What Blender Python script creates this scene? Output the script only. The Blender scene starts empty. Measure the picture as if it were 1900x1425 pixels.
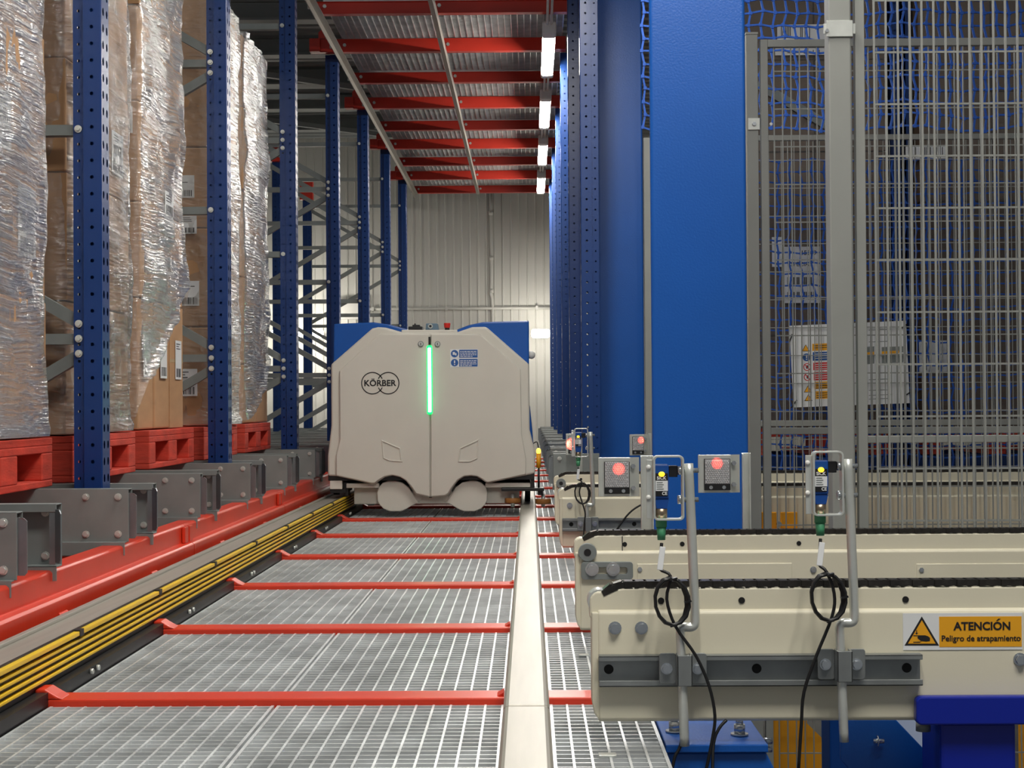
import bpy, bmesh, math, random, re
from mathutils import Vector, Matrix, noise
random.seed(7)
SC = bpy.context.scene
COL = SC.collection
# ------------------------------------------------------------------ camera
F = 3000.0
H = 0.594
n = Vector((982-950, -(750-712.5), -F)).normalized()      # world +Y seen by the camera
u = Vector((-0.0066, 1.0, 0.0)); u = (u - n*u.dot(n)).normalized()   # world +Z
r = n.cross(u).normalized()                                # world +X
W2C = Matrix((r, n, u)).transposed()
C2W = W2C.transposed()
cam_d = bpy.data.cameras.new('camera'); cam = bpy.data.objects.new('camera', cam_d); COL.objects.link(cam)
cam_d.sensor_fit = 'HORIZONTAL'; cam_d.sensor_width = 36.0; cam_d.lens = 36.0*F/1900.0
cam_d.clip_start = 0.05; cam_d.clip_end = 200
CAM = Vector((0, 0, H))
cam.matrix_world = Matrix.Translation(CAM) @ C2W.to_4x4()
SC.camera = cam

def ray(px, py):
    return C2W @ Vector((px-950.0, -(py-712.5), -F))
def at(px, py, Y=None, X=None, Z=None):
    d = ray(px, py)
    if Y is not None: t = Y/d.y
    elif X is not None: t = X/d.x
    else: t = (Z-H)/d.z
    return CAM + d*t

# ------------------------------------------------------------------ materials
def lin(c):
    return tuple(((v/255)/12.92 if v/255 <= 0.04045 else ((v/255+0.055)/1.055)**2.4) for v in c)
MATS = {}
def mat(name, rgb, rough=0.5, metal=0.0, var=0.08, vscale=6.0, bump=0.0, bscale=80.0, stretch=(1,1,1), emit=0.0, ecol=None, alpha=1.0, coat=0.0, spec=0.5, rvar=0.0):
    m = bpy.data.materials.new(name); m.use_nodes = True
    nt = m.node_tree; N = nt.nodes; L = nt.links
    b = N['Principled BSDF']
    c = lin(rgb)
    tc = N.new('ShaderNodeTexCoord'); mp = N.new('ShaderNodeMapping'); mp.inputs['Scale'].default_value = stretch
    L.new(tc.outputs['Object'], mp.inputs['Vector'])
    if var > 0:
        nz = N.new('ShaderNodeTexNoise'); nz.inputs['Scale'].default_value = vscale; nz.inputs['Detail'].default_value = 5
        L.new(mp.outputs['Vector'], nz.inputs['Vector'])
        rp = N.new('ShaderNodeValToRGB')
        rp.color_ramp.elements[0].position = 0.3; rp.color_ramp.elements[1].position = 0.7
        rp.color_ramp.elements[0].color = tuple(v*(1-var) for v in c)+(1,)
        rp.color_ramp.elements[1].color = tuple(min(1, v*(1+var)) for v in c)+(1,)
        L.new(nz.outputs['Fac'], rp.inputs['Fac']); L.new(rp.outputs['Color'], b.inputs['Base Color'])
        if rvar > 0:
            mr = N.new('ShaderNodeMapRange'); mr.inputs['To Min'].default_value = max(0.03, rough-rvar); mr.inputs['To Max'].default_value = rough+rvar
            L.new(nz.outputs['Fac'], mr.inputs['Value']); L.new(mr.outputs['Result'], b.inputs['Roughness'])
    else:
        b.inputs['Base Color'].default_value = c+(1,)
    if not rvar: b.inputs['Roughness'].default_value = rough
    b.inputs['Metallic'].default_value = metal
    b.inputs['Specular IOR Level'].default_value = spec
    b.inputs['Coat Weight'].default_value = coat
    if bump > 0:
        n2 = N.new('ShaderNodeTexNoise'); n2.inputs['Scale'].default_value = bscale; n2.inputs['Detail'].default_value = 3
        L.new(mp.outputs['Vector'], n2.inputs['Vector'])
        bp = N.new('ShaderNodeBump'); bp.inputs['Strength'].default_value = bump; bp.inputs['Distance'].default_value = 0.004
        L.new(n2.outputs['Fac'], bp.inputs['Height']); L.new(bp.outputs['Normal'], b.inputs['Normal'])
    if emit > 0:
        b.inputs['Emission Color'].default_value = lin(ecol or rgb)+(1,)
        b.inputs['Emission Strength'].default_value = emit
    MATS[name] = m
    return m

M_BLUE = mat('blue_paint', (14,84,170), 0.32, 0, 0.05, 3, bump=0.12, bscale=160)
M_LBLUE = mat('leg_blue_paint',(6,32,150),0.35,0,0.05,3)
M_NAVY = mat('dark_blue_paint', (4,50,112), 0.34, 0, 0.06, 4, bump=0.05, bscale=120)
M_RED = mat('red_paint', (208,54,28), 0.36, 0, 0.08, 5, bump=0.04, bscale=90)
M_REDD = mat('red_beam_paint', (206,50,32), 0.42, 0, 0.08, 5)
M_GALV = mat('galvanised_steel', (150,154,154), 0.42, 0.65, 0.14, 14, rvar=0.08)
M_GRATE = mat('grating_steel', (222,224,223), 0.36, 0.4, 0.18, 9, rvar=0.1)
M_GRATEF = mat('floor_grating_steel', (228,231,232), 0.4, 0.6, 0.18, 9, rvar=0.1)
M_GREY = mat('grey_rail_steel', (130,136,135), 0.5, 0.2, 0.1, 10)
M_ZINC = mat('bright_zinc', (214,217,212), 0.28, 0.5, 0.08, 20)
M_BOLT = mat('bolt_steel', (196,201,206), 0.24, 0.85, 0.06, 20)
M_CREAM = mat('cream_paint', (222,216,194), 0.42, 0, 0.03, 4, bump=0.03, bscale=200)
M_ROBOT = mat('robot_cream_shell', (212,208,198), 0.45, 0, 0.025, 5)
M_ALU = mat('aluminium', (158,154,144), 0.4, 0.35, 0.08, 5, stretch=(8,0.5,8))
M_RAILG = mat('grey_running_rail', (168,164,154), 0.45, 0.4, 0.08, 5, stretch=(10,0.4,10))
M_YEL = mat('yellow_plastic', (238,196,40), 0.35, 0, 0.06, 8)
M_BLACK = mat('black_plastic', (22,22,24), 0.45, 0, 0.1, 12)
M_DARK = mat('dark_gap', (12,12,13), 0.8, 0, 0.1, 8)
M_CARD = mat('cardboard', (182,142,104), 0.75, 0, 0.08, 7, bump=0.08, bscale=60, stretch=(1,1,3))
M_CARD_SHADE = mat('dark_cardboard', (98,80,64), 0.8, 0, 0.1, 7, bump=0.08, bscale=60)  # same brown cardboard, darkened to paint the dimness behind the fences
M_PAPER = mat('paper_label', (226,228,230), 0.6, 0, 0.02, 8)
M_INK = mat('black_ink', (24,24,28), 0.6, 0, 0.05, 20)
M_WOODR = mat('red_stained_wood', (196,62,44), 0.7, 0, 0.22, 9, bump=0.35, bscale=40, stretch=(1,1,4))
M_MESH = mat('grey_mesh_paint', (148,150,146), 0.45, 0.1, 0.04, 8)
M_NET = mat('blue_net_cord', (28,84,178), 0.6, 0, 0.1, 30)
M_ORANGE = mat('orange_paint', (240,165,28), 0.45, 0, 0.05, 6)
M_SBLUE = mat('sensor_blue', (20,72,150), 0.35, 0, 0.05, 20)
M_GREEN = mat('green_connector', (70,150,108), 0.5, 0, 0.06, 20)
M_BRASS = mat('nickel_nut', (150,135,115), 0.3, 0.8, 0.08, 30)
M_RUBBER = mat('brown_polyurethane', (150,98,44), 0.5, 0, 0.12, 12)
M_WALL = mat('white_wall_panel', (214,214,208), 0.55, 0, 0.03, 2)
M_ROOF = mat('grey_roof_deck', (140,145,145), 0.6, 0.1, 0.06, 2)
M_CONC = mat('concrete', (92,92,90), 0.85, 0, 0.15, 3)
M_WHITE = mat('white_plastic', (232,232,228), 0.5, 0, 0.02, 8)
M_STICK_B = mat('sticker_blue', (40,90,160), 0.5, 0, 0.03, 8)
M_STICK_Y = mat('sticker_orange', (236,168,30), 0.5, 0, 0.03, 10)
M_STICK_R = mat('sticker_red', (208,40,44), 0.5, 0, 0.03, 10)
M_LED = mat('green_led', (200,255,225), 0.4, 0, 0, emit=16.0, ecol=(150,255,200))
M_LEDHALO = mat('green_led_halo', (40,220,130), 0.4, 0, 0, emit=1.5, ecol=(20,255,110))
M_LEDY = mat('yellow_led', (255,200,40), 0.4, 0, 0, emit=2.2, ecol=(255,196,40))
M_AMBER = mat('amber_lamp', (255,190,40), 0.4, 0, 0, emit=4.0, ecol=(255,190,60))
M_LAMP = mat('lamp_diffuser', (255,255,255), 0.5, 0, 0, emit=150.0, ecol=(255,250,240))
M_FLOOD = mat('floodlight_lens', (255,255,255), 0.5, 0, 0, emit=48.0, ecol=(255,248,235))
M_REDP = mat('red_button', (210,40,30), 0.4, 0, 0.03, 9)

M_PRISM = mat('prismatic_reflector',(196,196,198),0.22,0.35,0.05,40)


def film_mat(name, ang, dens):
    m = bpy.data.materials.new(name); m.use_nodes = True
    nt = m.node_tree; N = nt.nodes; L = nt.links
    for x in list(N): N.remove(x)
    out = N.new('ShaderNodeOutputMaterial')
    tc = N.new('ShaderNodeTexCoord'); mp = N.new('ShaderNodeMapping')
    mp.inputs['Rotation'].default_value = (ang, 0, 0); mp.inputs['Scale'].default_value = (26, 6.5, 100)
    L.new(tc.outputs['Object'], mp.inputs['Vector'])
    wn = N.new('ShaderNodeTexNoise'); wn.inputs['Scale'].default_value = 2.2; wn.inputs['Detail'].default_value = 2
    L.new(tc.outputs['Object'], wn.inputs['Vector'])
    add = N.new('ShaderNodeMixRGB'); add.blend_type = 'LINEAR_LIGHT'; add.inputs['Fac'].default_value = 0.9
    vm = N.new('ShaderNodeVectorMath'); vm.operation = 'MULTIPLY_ADD'
    vm.inputs[1].default_value = (5, 5, 5)
    L.new(wn.outputs['Color'], vm.inputs[0]); L.new(mp.outputs['Vector'], vm.inputs[2])
    n1 = N.new('ShaderNodeTexNoise'); n1.inputs['Scale'].default_value = 1.0; n1.inputs['Detail'].default_value = 3
    L.new(vm.outputs['Vector'], n1.inputs['Vector'])
    n2 = N.new('ShaderNodeTexNoise'); n2.inputs['Scale'].default_value = 38; n2.inputs['Detail'].default_value = 3
    L.new(tc.outputs['Object'], n2.inputs['Vector'])
    N.remove(add)
    b1 = N.new('ShaderNodeBump'); b1.inputs['Strength'].default_value = 1.0; b1.inputs['Distance'].default_value = 0.007
    L.new(n1.outputs['Fac'], b1.inputs['Height'])
    b2 = N.new('ShaderNodeBump'); b2.inputs['Strength'].default_value = 0.8; b2.inputs['Distance'].default_value = 0.007
    L.new(n2.outputs['Fac'], b2.inputs['Height']); L.new(b1.outputs['Normal'], b2.inputs['Normal'])
    tr = N.new('ShaderNodeBsdfTransparent'); tr.inputs['Color'].default_value = (0.96, 0.96, 0.95, 1)
    gl = N.new('ShaderNodeBsdfGlossy'); gl.inputs['Roughness'].default_value = 0.13; gl.inputs['Color'].default_value = (1, 1, 1, 1)
    L.new(b2.outputs['Normal'], gl.inputs['Normal'])
    df = N.new('ShaderNodeBsdfDiffuse'); df.inputs['Color'].default_value = (0.8, 0.8, 0.8, 1)
    L.new(b2.outputs['Normal'], df.inputs['Normal'])
    mr = N.new('ShaderNodeMapRange'); mr.inputs['From Min'].default_value = 0.35; mr.inputs['From Max'].default_value = 0.7
    mr.inputs['To Min'].default_value = 0.3*dens; mr.inputs['To Max'].default_value = 0.85*dens
    mk = N.new('ShaderNodeTexNoise'); mk.inputs['Scale'].default_value = 4.5; mk.inputs['Detail'].default_value = 2
    mp2 = N.new('ShaderNodeMapping'); mp2.inputs['Rotation'].default_value = (ang, 0, 0); mp2.inputs['Scale'].default_value = (1, 0.6, 1.6)
    L.new(tc.outputs['Object'], mp2.inputs['Vector']); L.new(mp2.outputs['Vector'], mk.inputs['Vector'])
    mr2 = N.new('ShaderNodeMapRange'); mr2.inputs['From Min'].default_value = 0.36; mr2.inputs['From Max'].default_value = 0.62; mr2.inputs['To Min'].default_value = 0.6; mr2.inputs['To Max'].default_value = 1.15
    L.new(mk.outputs['Fac'], mr2.inputs['Value'])
    mul = N.new('ShaderNodeMath'); mul.operation = 'MULTIPLY'; mul.use_clamp = True
    L.new(n1.outputs['Fac'], mr.inputs['Value']); L.new(mr.outputs['Result'], mul.inputs[0]); L.new(mr2.outputs['Result'], mul.inputs[1])
    m1 = N.new('ShaderNodeMixShader'); None
    g2 = N.new('ShaderNodeBsdfGlossy'); g2.inputs['Roughness'].default_value = 0.46; L.new(b2.outputs['Normal'], g2.inputs['Normal'])
    gm = N.new('ShaderNodeMixShader'); gm.inputs['Fac'].default_value = 0.42; L.new(gl.outputs['BSDF'], gm.inputs[1]); L.new(g2.outputs['BSDF'], gm.inputs[2])
    fr = N.new('ShaderNodeFresnel'); fr.inputs['IOR'].default_value = 1.5
    fm = N.new('ShaderNodeMath'); fm.operation = 'MULTIPLY_ADD'; fm.inputs[1].default_value = 1.35; fm.inputs[2].default_value = 0.20; L.new(fr.outputs['Fac'], fm.inputs[0])
    fx = N.new('ShaderNodeMath'); fx.operation = 'MULTIPLY'; fx.use_clamp = True; L.new(mul.outputs['Value'], fx.inputs[0]); L.new(fm.outputs['Value'], fx.inputs[1])
    L.new(tr.outputs['BSDF'], m1.inputs[1]); L.new(gm.outputs['Shader'], m1.inputs[2])
    m2 = N.new('ShaderNodeMixShader'); m2.inputs['Fac'].default_value = 0.09
    L.new(fx.outputs['Value'], m1.inputs['Fac'])
    L.new(m1.outputs['Shader'], m2.inputs[1]); L.new(df.outputs['BSDF'], m2.inputs[2])
    L.new(m2.outputs['Shader'], out.inputs['Surface'])
    return m

# ------------------------------------------------------------------ mesh builder
ROOT = {}      # object name -> world origin of its root
class MB:
    def __init__(s): s.v = []; s.f = []; s.mi = []; s.cur = 0; s.mats = []; s.sm = []; s.smooth = False
    def m(s, material):
        if material not in s.mats: s.mats.append(material)
        s.cur = s.mats.index(material); return s
    def face(s, idx): s.f.append(tuple(idx)); s.mi.append(s.cur); s.sm.append(s.smooth)
    def add(s, pts): k = len(s.v); s.v.extend(Vector(p) for p in pts); return k
    def box(s, x0, x1, y0, y1, z0, z1):
        k = s.add([(x0,y0,z0),(x1,y0,z0),(x1,y1,z0),(x0,y1,z0),(x0,y0,z1),(x1,y0,z1),(x1,y1,z1),(x0,y1,z1)])
        for q in ((0,3,2,1),(4,5,6,7),(0,1,5,4),(1,2,6,5),(2,3,7,6),(3,0,4,7)): s.face([k+i for i in q])
        return s
    def bar(s, a, b, w, h, up=(0,0,1)):
        a = Vector(a); b = Vector(b); d = (b-a).normalized(); up = Vector(up)
        if abs(d.dot(up)) > 0.98: up = Vector((1,0,0))
        sx = d.cross(up).normalized(); sy = sx.cross(d).normalized()
        pts = []
        for p in (a, b):
            for i, j in ((-1,-1),(1,-1),(1,1),(-1,1)): pts.append(p + sx*(i*w/2) + sy*(j*h/2))
        k = s.add(pts)
        for q in ((0,1,2,3),(7,6,5,4),(0,4,5,1),(1,5,6,2),(2,6,7,3),(3,7,4,0)): s.face([k+i for i in q])
        return s
    def cyl(s, a, b, r, n=16, r2=None, caps=True):
        a = Vector(a); b = Vector(b); d = (b-a).normalized()
        up = Vector((0,0,1)) if abs(d.z) < 0.9 else Vector((1,0,0))
        sx = d.cross(up).normalized(); sy = sx.cross(d)
        r2 = r if r2 is None else r2
        k = s.add([a + (sx*math.cos(2*math.pi*i/n)+sy*math.sin(2*math.pi*i/n))*r for i in range(n)] +
                  [b + (sx*math.cos(2*math.pi*i/n)+sy*math.sin(2*math.pi*i/n))*r2 for i in range(n)])
        o = s.smooth; s.smooth = True
        for i in range(n): s.face([k+i, k+(i+1)%n, k+n+(i+1)%n, k+n+i])
        s.smooth = o
        if caps:
            s.face([k+i for i in reversed(range(n))]); s.face([k+n+i for i in range(n)])
        return s
    def ball(s, c, r, n=12, sc=(1,1,1)):
        c = Vector(c); o = s.smooth; s.smooth = True; rows = n//2; k = len(s.v)
        for j in range(rows+1):
            t = math.pi*j/rows
            s.add([c + Vector((math.sin(t)*math.cos(2*math.pi*i/n)*sc[0], math.sin(t)*math.sin(2*math.pi*i/n)*sc[1], math.cos(t)*sc[2]))*r for i in range(n)])
        for j in range(rows):
            for i in range(n): s.face([k+j*n+i, k+(j+1)*n+i, k+(j+1)*n+(i+1)%n, k+j*n+(i+1)%n])
        s.smooth = o; return s
    def tube(s, pts, r, n=8, smooth_it=True):
        pts = [Vector(p) for p in pts]
        if smooth_it and len(pts) > 2:
            q = []
            for i in range(len(pts)-1):
                p0 = pts[max(0,i-1)]; p1 = pts[i]; p2 = pts[i+1]; p3 = pts[min(len(pts)-1,i+2)]
                for t in (0, .25, .5, .75):
                    q.append(0.5*((2*p1)+(p2-p0)*t+(2*p0-5*p1+4*p2-p3)*t*t+(3*p1-p0-3*p2+p3)*t**3))
            q.append(pts[-1]); pts = q
        o = s.smooth; s.smooth = True
        ref = None; k = len(s.v)
        for i, p in enumerate(pts):
            d = (pts[min(i+1,len(pts)-1)]-pts[max(i-1,0)]).normalized()
            if ref is None:
                ref = d.cross(Vector((0,1,0.01)) if abs(d.y) < 0.9 else Vector((1,0,0))).normalized()
            sx = (ref - d*ref.dot(d)).normalized(); ref = sx; sy = d.cross(sx)
            s.add([p + (sx*math.cos(2*math.pi*j/n)+sy*math.sin(2*math.pi*j/n))*r for j in range(n)])
        for i in range(len(pts)-1):
            for j in range(n): s.face([k+i*n+j, k+i*n+(j+1)%n, k+(i+1)*n+(j+1)%n, k+(i+1)*n+j])
        s.face([k+j for j in reversed(range(n))]); e = k+(len(pts)-1)*n; s.face([e+j for j in range(n)])
        s.smooth = o; return s
    def prism(s, pts, ext):
        pts = [Vector(p) for p in pts]; ext = Vector(ext); m = len(pts)
        k = s.add(pts + [p+ext for p in pts])
        s.face([k+i for i in range(m)]); s.face([k+m+i for i in reversed(range(m))])
        for i in range(m): s.face([k+i, k+m+i, k+m+(i+1)%m, k+(i+1)%m])
        return s
    def ring(s, outer, inner, ext):
        outer = [Vector(p) for p in outer]; inner = [Vector(p) for p in inner]; ext = Vector(ext); m = len(outer)
        k = s.add(outer+inner+[p+ext for p in outer]+[p+ext for p in inner])
        for i in range(m):
            j = (i+1) % m
            s.face([k+i,k+j,k+m+j,k+m+i]); s.face([k+2*m+j,k+2*m+i,k+3*m+i,k+3*m+j])
            s.face([k+j,k+i,k+2*m+i,k+2*m+j]); s.face([k+m+i,k+m+j,k+3*m+j,k+3*m+i])
        return s
    def quad(s, a, b, c, d): k = s.add([a,b,c,d]); s.face([k,k+1,k+2,k+3]); return s
    def grid(s, P, flip=False):
        rr = len(P); cc = len(P[0]); k = len(s.v)
        for row in P: s.add(row)
        for i in range(rr-1):
            for j in range(cc-1):
                q = [k+i*cc+j, k+i*cc+j+1, k+(i+1)*cc+j+1, k+(i+1)*cc+j]
                s.face(q[::-1] if flip else q)
        return s
    def holed(s, p0, uu, w, L, pitch, rad, ry=None):
        uu = Vector(uu); zz = Vector((0,0,1)); p0 = Vector(p0); nn = max(1, int(round(L/pitch))); pitch = L/nn
        ry = ry or rad
        for i in range(nn):
            c = p0 + uu*(w/2) + zz*((i+.5)*pitch)
            o = [(-1,-1),(0,-1),(1,-1),(1,0),(1,1),(0,1),(-1,1),(-1,0)]
            k = s.add([c+uu*(a*w/2)+zz*(b*pitch/2) for a, b in o] +
                      [c+uu*(rad*math.cos(math.radians(225+45*j)))+zz*(ry*math.sin(math.radians(225+45*j))) for j in range(8)])
            for j in range(8): s.face([k+j, k+(j+1)%8, k+8+(j+1)%8, k+8+j])
        return s
    def bounds(s):
        return [min(p[i] for p in s.v) for i in range(3)] + [max(p[i] for p in s.v) for i in range(3)]
    def build(s, name, material=None, parent=None, bevel=0.0, seg=2, normals=True):
        me = bpy.data.meshes.new(name)
        if parent is not None: org = ROOT[parent.name]
        else:
            b = s.bounds(); org = Vector(((b[0]+b[3])/2, (b[1]+b[4])/2, b[2]))
        me.from_pydata([tuple(p-org) for p in s.v], [], s.f)
        mats = s.mats if s.mats else [material]
        for mm in mats: me.materials.append(mm)
        me.polygons.foreach_set('material_index', s.mi); me.polygons.foreach_set('use_smooth', s.sm)
        if normals:
            bm = bmesh.new(); bm.from_mesh(me); bmesh.ops.recalc_face_normals(bm, faces=bm.faces); bm.to_mesh(me); bm.free()
        me.update()
        o = bpy.data.objects.new(name, me); COL.objects.link(o)
        if parent is not None: o.parent = parent
        else: o.location = org
        ROOT[o.name] = org
        if bevel > 0:
            bv = o.modifiers.new('bevel', 'BEVEL'); bv.width = bevel; bv.segments = seg; bv.limit_method = 'ANGLE'; bv.angle_limit = math.radians(40)
            bv.harden_normals = False
        return o
LABELS = set()
def tag(o, label, cat, group=None, kind=None):
    o['label'] = label; o['category'] = cat
    nw = len(re.findall(r"[\w'-]+", label))
    if nw > 16 or nw < 4: print('LABEL', nw, label)
    if label in LABELS: print('DUPLABEL', label)
    LABELS.add(label)
    if group: o['group'] = group
    if kind: o['kind'] = kind
    return o
def thing(name, loc, label, cat, group=None):
    o = bpy.data.objects.new(name, None); COL.objects.link(o); o.location = loc; o.empty_display_size = 0.1
    ROOT[o.name] = Vector(loc)
    return tag(o, label, cat, group)
def struct(o): o['kind'] = 'structure'; return o
def plab(o, label): o['label'] = label; return o
def children(o): return list(o.children)
def copy_tree(o, delta, label=None, group=None):
    c = o.copy(); COL.objects.link(c); c.location = o.location + Vector(delta); ROOT[c.name] = ROOT[o.name] + Vector(delta)
    if label: c['label'] = label
    if group: c['group'] = group
    for ch in children(o):
        d = ch.copy(); COL.objects.link(d); d.parent = c; ROOT[d.name] = ROOT[c.name]
        for g in children(ch):
            e = g.copy(); COL.objects.link(e); e.parent = d; ROOT[e.name] = ROOT[c.name]
    return c
FONT_CACHE = {}
def text(name, s, size, center, material, parent, bold=0.0, wid=None, facing='-Y'):
    cu = bpy.data.curves.new('t', 'FONT'); cu.body = s; cu.size = size; cu.align_x = 'CENTER'; cu.align_y = 'CENTER'; cu.extrude = 0.0004; cu.offset = bold
    cu.resolution_u = 3
    o = bpy.data.objects.new('t', cu); COL.objects.link(o)
    dg = bpy.context.evaluated_depsgraph_get()
    me = bpy.data.meshes.new_from_object(o.evaluated_get(dg)); me.name = name
    bpy.data.objects.remove(o); bpy.data.curves.remove(cu)
    xs = [v.co.x for v in me.vertices]; ys = [v.co.y for v in me.vertices]
    cx = (min(xs)+max(xs))/2; cy = (min(ys)+max(ys))/2; k = 1.0
    if wid: k = wid/(max(xs)-min(xs))
    org = ROOT[parent.name]; c = Vector(center)
    for v in me.vertices:
        x = (v.co.x-cx)*k; y = (v.co.y-cy)*(k if not wid else k); z = v.co.z
        v.co = c + Vector((x, -z, y)) - org
    me.materials.append(material)
    ob = bpy.data.objects.new(name, me); COL.objects.link(ob); ob.parent = parent; ROOT[ob.name] = org
    return ob
def circle(c, rad, a0, a1, w, n, y):   # flat arc ribbon in the XZ plane, returns outer, inner lists
    o = []; i = []
    for k in range(n+1):
        a = math.radians(a0+(a1-a0)*k/n)
        o.append((c[0]+math.cos(a)*(rad+w/2), y, c[1]+math.sin(a)*(rad+w/2))); i.append((c[0]+math.cos(a)*(rad-w/2), y, c[1]+math.sin(a)*(rad-w/2)))
    return o, i
def arc_prism(mb, c, rad, a0, a1, w, n, y, t):
    o, i = circle(c, rad, a0, a1, w, n, y)
    for k in range(n):
        mb.prism([o[k], o[k+1], i[k+1], i[k]], (0, t, 0))
def rrect(x0, x1, z0, z1, rad, y, n=5):
    out = []
    for cx, cz, a in ((x1-rad, z1-rad, 0), (x0+rad, z1-rad, 90), (x0+rad, z0+rad, 180), (x1-rad, z0+rad, 270)):
        for k in range(n+1):
            t = math.radians(a+90*k/n); out.append((cx+rad*math.cos(t), y, cz+rad*math.sin(t)))
    return out
def hexbolt(mb, c, rad, depth, washer=True):       # head facing -Y
    x, y, z = c
    if washer: mb.cyl((x, y, z), (x, y-depth*0.25, z), rad*1.35, 16)
    mb.cyl((x, y-depth*0.25, z), (x, y-depth, z), rad, 6)
    return mb
ORD = ['nearest','second','third','fourth','fifth','sixth','seventh','eighth','ninth','tenth','eleventh','twelfth','thirteenth','fourteenth','fifteenth','sixteenth']
# ================================================================== SETTING
mb = MB(); mb.box(-7, 8, -2, 20.2, -1.35, -1.3); struct(mb.build('floor', M_CONC))
WY = 19.7
# back wall: ribbed white panels
mb = MB()
pw = 0.1
xx = -7.0
while xx < 8.0:
    mb.quad((xx,WY,-1.3),(xx+pw-0.022,WY,-1.3),(xx+pw-0.022,WY,4.6),(xx,WY,4.6))
    mb.prism([(xx+pw-0.022,WY,-1.3),(xx+pw-0.016,WY-0.014,-1.3),(xx+pw-0.006,WY-0.014,-1.3),(xx+pw,WY,-1.3)], (0,0,5.9))
    xx += pw
mb.box(-7,8,WY+0.02,WY+0.1,-1.3,4.6)
struct(mb.build('wall_back', M_WALL, normals=False))
mb = MB(); mb.box(-7.1,-7.0,-2,20,-1.3,5.0); struct(mb.build('wall_left', M_WALL))
mb = MB(); mb.box(8.0,8.1,-2,20,-1.3,5.0); struct(mb.build('wall_right', M_WALL))
# roof deck with corrugation
mb = MB()
y = 8.6
while y < 19.8:
    for (a, b, dz) in ((0,0.09,0),(0.09,0.11,1),(0.11,0.20,2),(0.20,0.22,3)):
        z0 = {0:0,1:0,2:0.04,3:0.04}[dz]; z1 = {0:0,1:0.04,2:0.04,3:0}[dz]
        mb.quad((-7,y+a,3.86+z0),(8,y+a,3.86+z0),(8,y+b,3.86+z1),(-7,y+b,3.86+z1))
    y += 0.22
struct(mb.build('ceiling', M_ROOF, normals=False))
for i in range(5):
    yy = 13.0+1.3*i
    mb = MB(); mb.box(-6.9,-1.0,yy,yy+0.06,3.72,3.85); mb.box(-6.9,-1.0,yy-0.05,yy+0.11,3.70,3.72)
    tag(mb.build('roof_purlin', M_ROOF), 'long grey purlin under the roof deck, %s from the back wall' % ['fifth','fourth','third','second','first'][i], 'purlin', 'roof purlins')
# thin roof bracing rods
for i,(xa,ya,xb,yb) in enumerate(((-5.6,12.2,-1.6,15.6),(-5.2,15.2,-1.5,18.4))):
    mb = MB(); mb.bar((xa,ya,3.66),(xb,yb,3.66),0.05,0.05)
    tag(mb.build('roof_brace', M_ROOF), 'dark diagonal brace below the roof purlins, %s' % ['the one nearer the camera','the one nearer the back wall'][i], 'brace', 'roof braces')
# pipes on the back wall
mb = MB(); mb.cyl((-2.2,WY-0.03,1.765),(0.35,WY-0.03,1.765),0.018,10); 
for xx in (-1.9,-1.0,0.1): mb.box(xx-0.015,xx+0.015,WY-0.06,WY,1.74,1.79)
tag(mb.build('wall_pipe', M_WALL), 'thin horizontal white pipe along the back wall behind the vehicle', 'pipe')
mb = MB(); mb.tube([(-0.45,WY-0.03,3.2),(-0.45,WY-0.03,2.2),(-0.46,WY-0.03,1.95),(-0.44,WY-0.03,1.8),(-0.44,WY-0.03,0.9)],0.02,8)
for zz in (2.9,2.35,1.95): mb.cyl((-0.45,WY-0.03,zz),(-0.45,WY-0.03,zz+0.05),0.028,10)
tag(mb.build('wall_conduit', M_WALL), 'vertical white conduit running down the back wall above the vehicle', 'conduit')
mb = MB(); mb.box(-2.35,-2.05,WY-0.12,WY,1.64,1.84)
tag(mb.build('junction_box', M_WHITE), 'white box on the back wall where the horizontal pipe ends, seen between uprights', 'box')
for i,(x0,x1,z) in enumerate(((-3.06,-2.70,1.44),(-2.60,-2.44,1.45),(0.03,0.25,1.43))):
    fl = thing('floodlight', ((x0+x1)/2,WY-0.08,z-0.06), ['bright floodlight on the back wall glaring behind the third blue upright','small bright floodlight on the back wall just left of the vehicle','bright floodlight on the back wall glaring beside the right edge of the vehicle'][i], 'lamp', 'wall floodlights')
    b = MB(); b.box((x0+x1)/2-0.02,(x0+x1)/2+0.02,WY-0.5,WY,z-0.02,z+0.02); b.build('wall_arm', M_WHITE, fl)
    b = MB(); b.box(x0,x1,WY-0.62,WY-0.5,z-0.05,z+0.05); b.build('lamp_globe', M_FLOOD, fl, bevel=0.03, seg=3)

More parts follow.
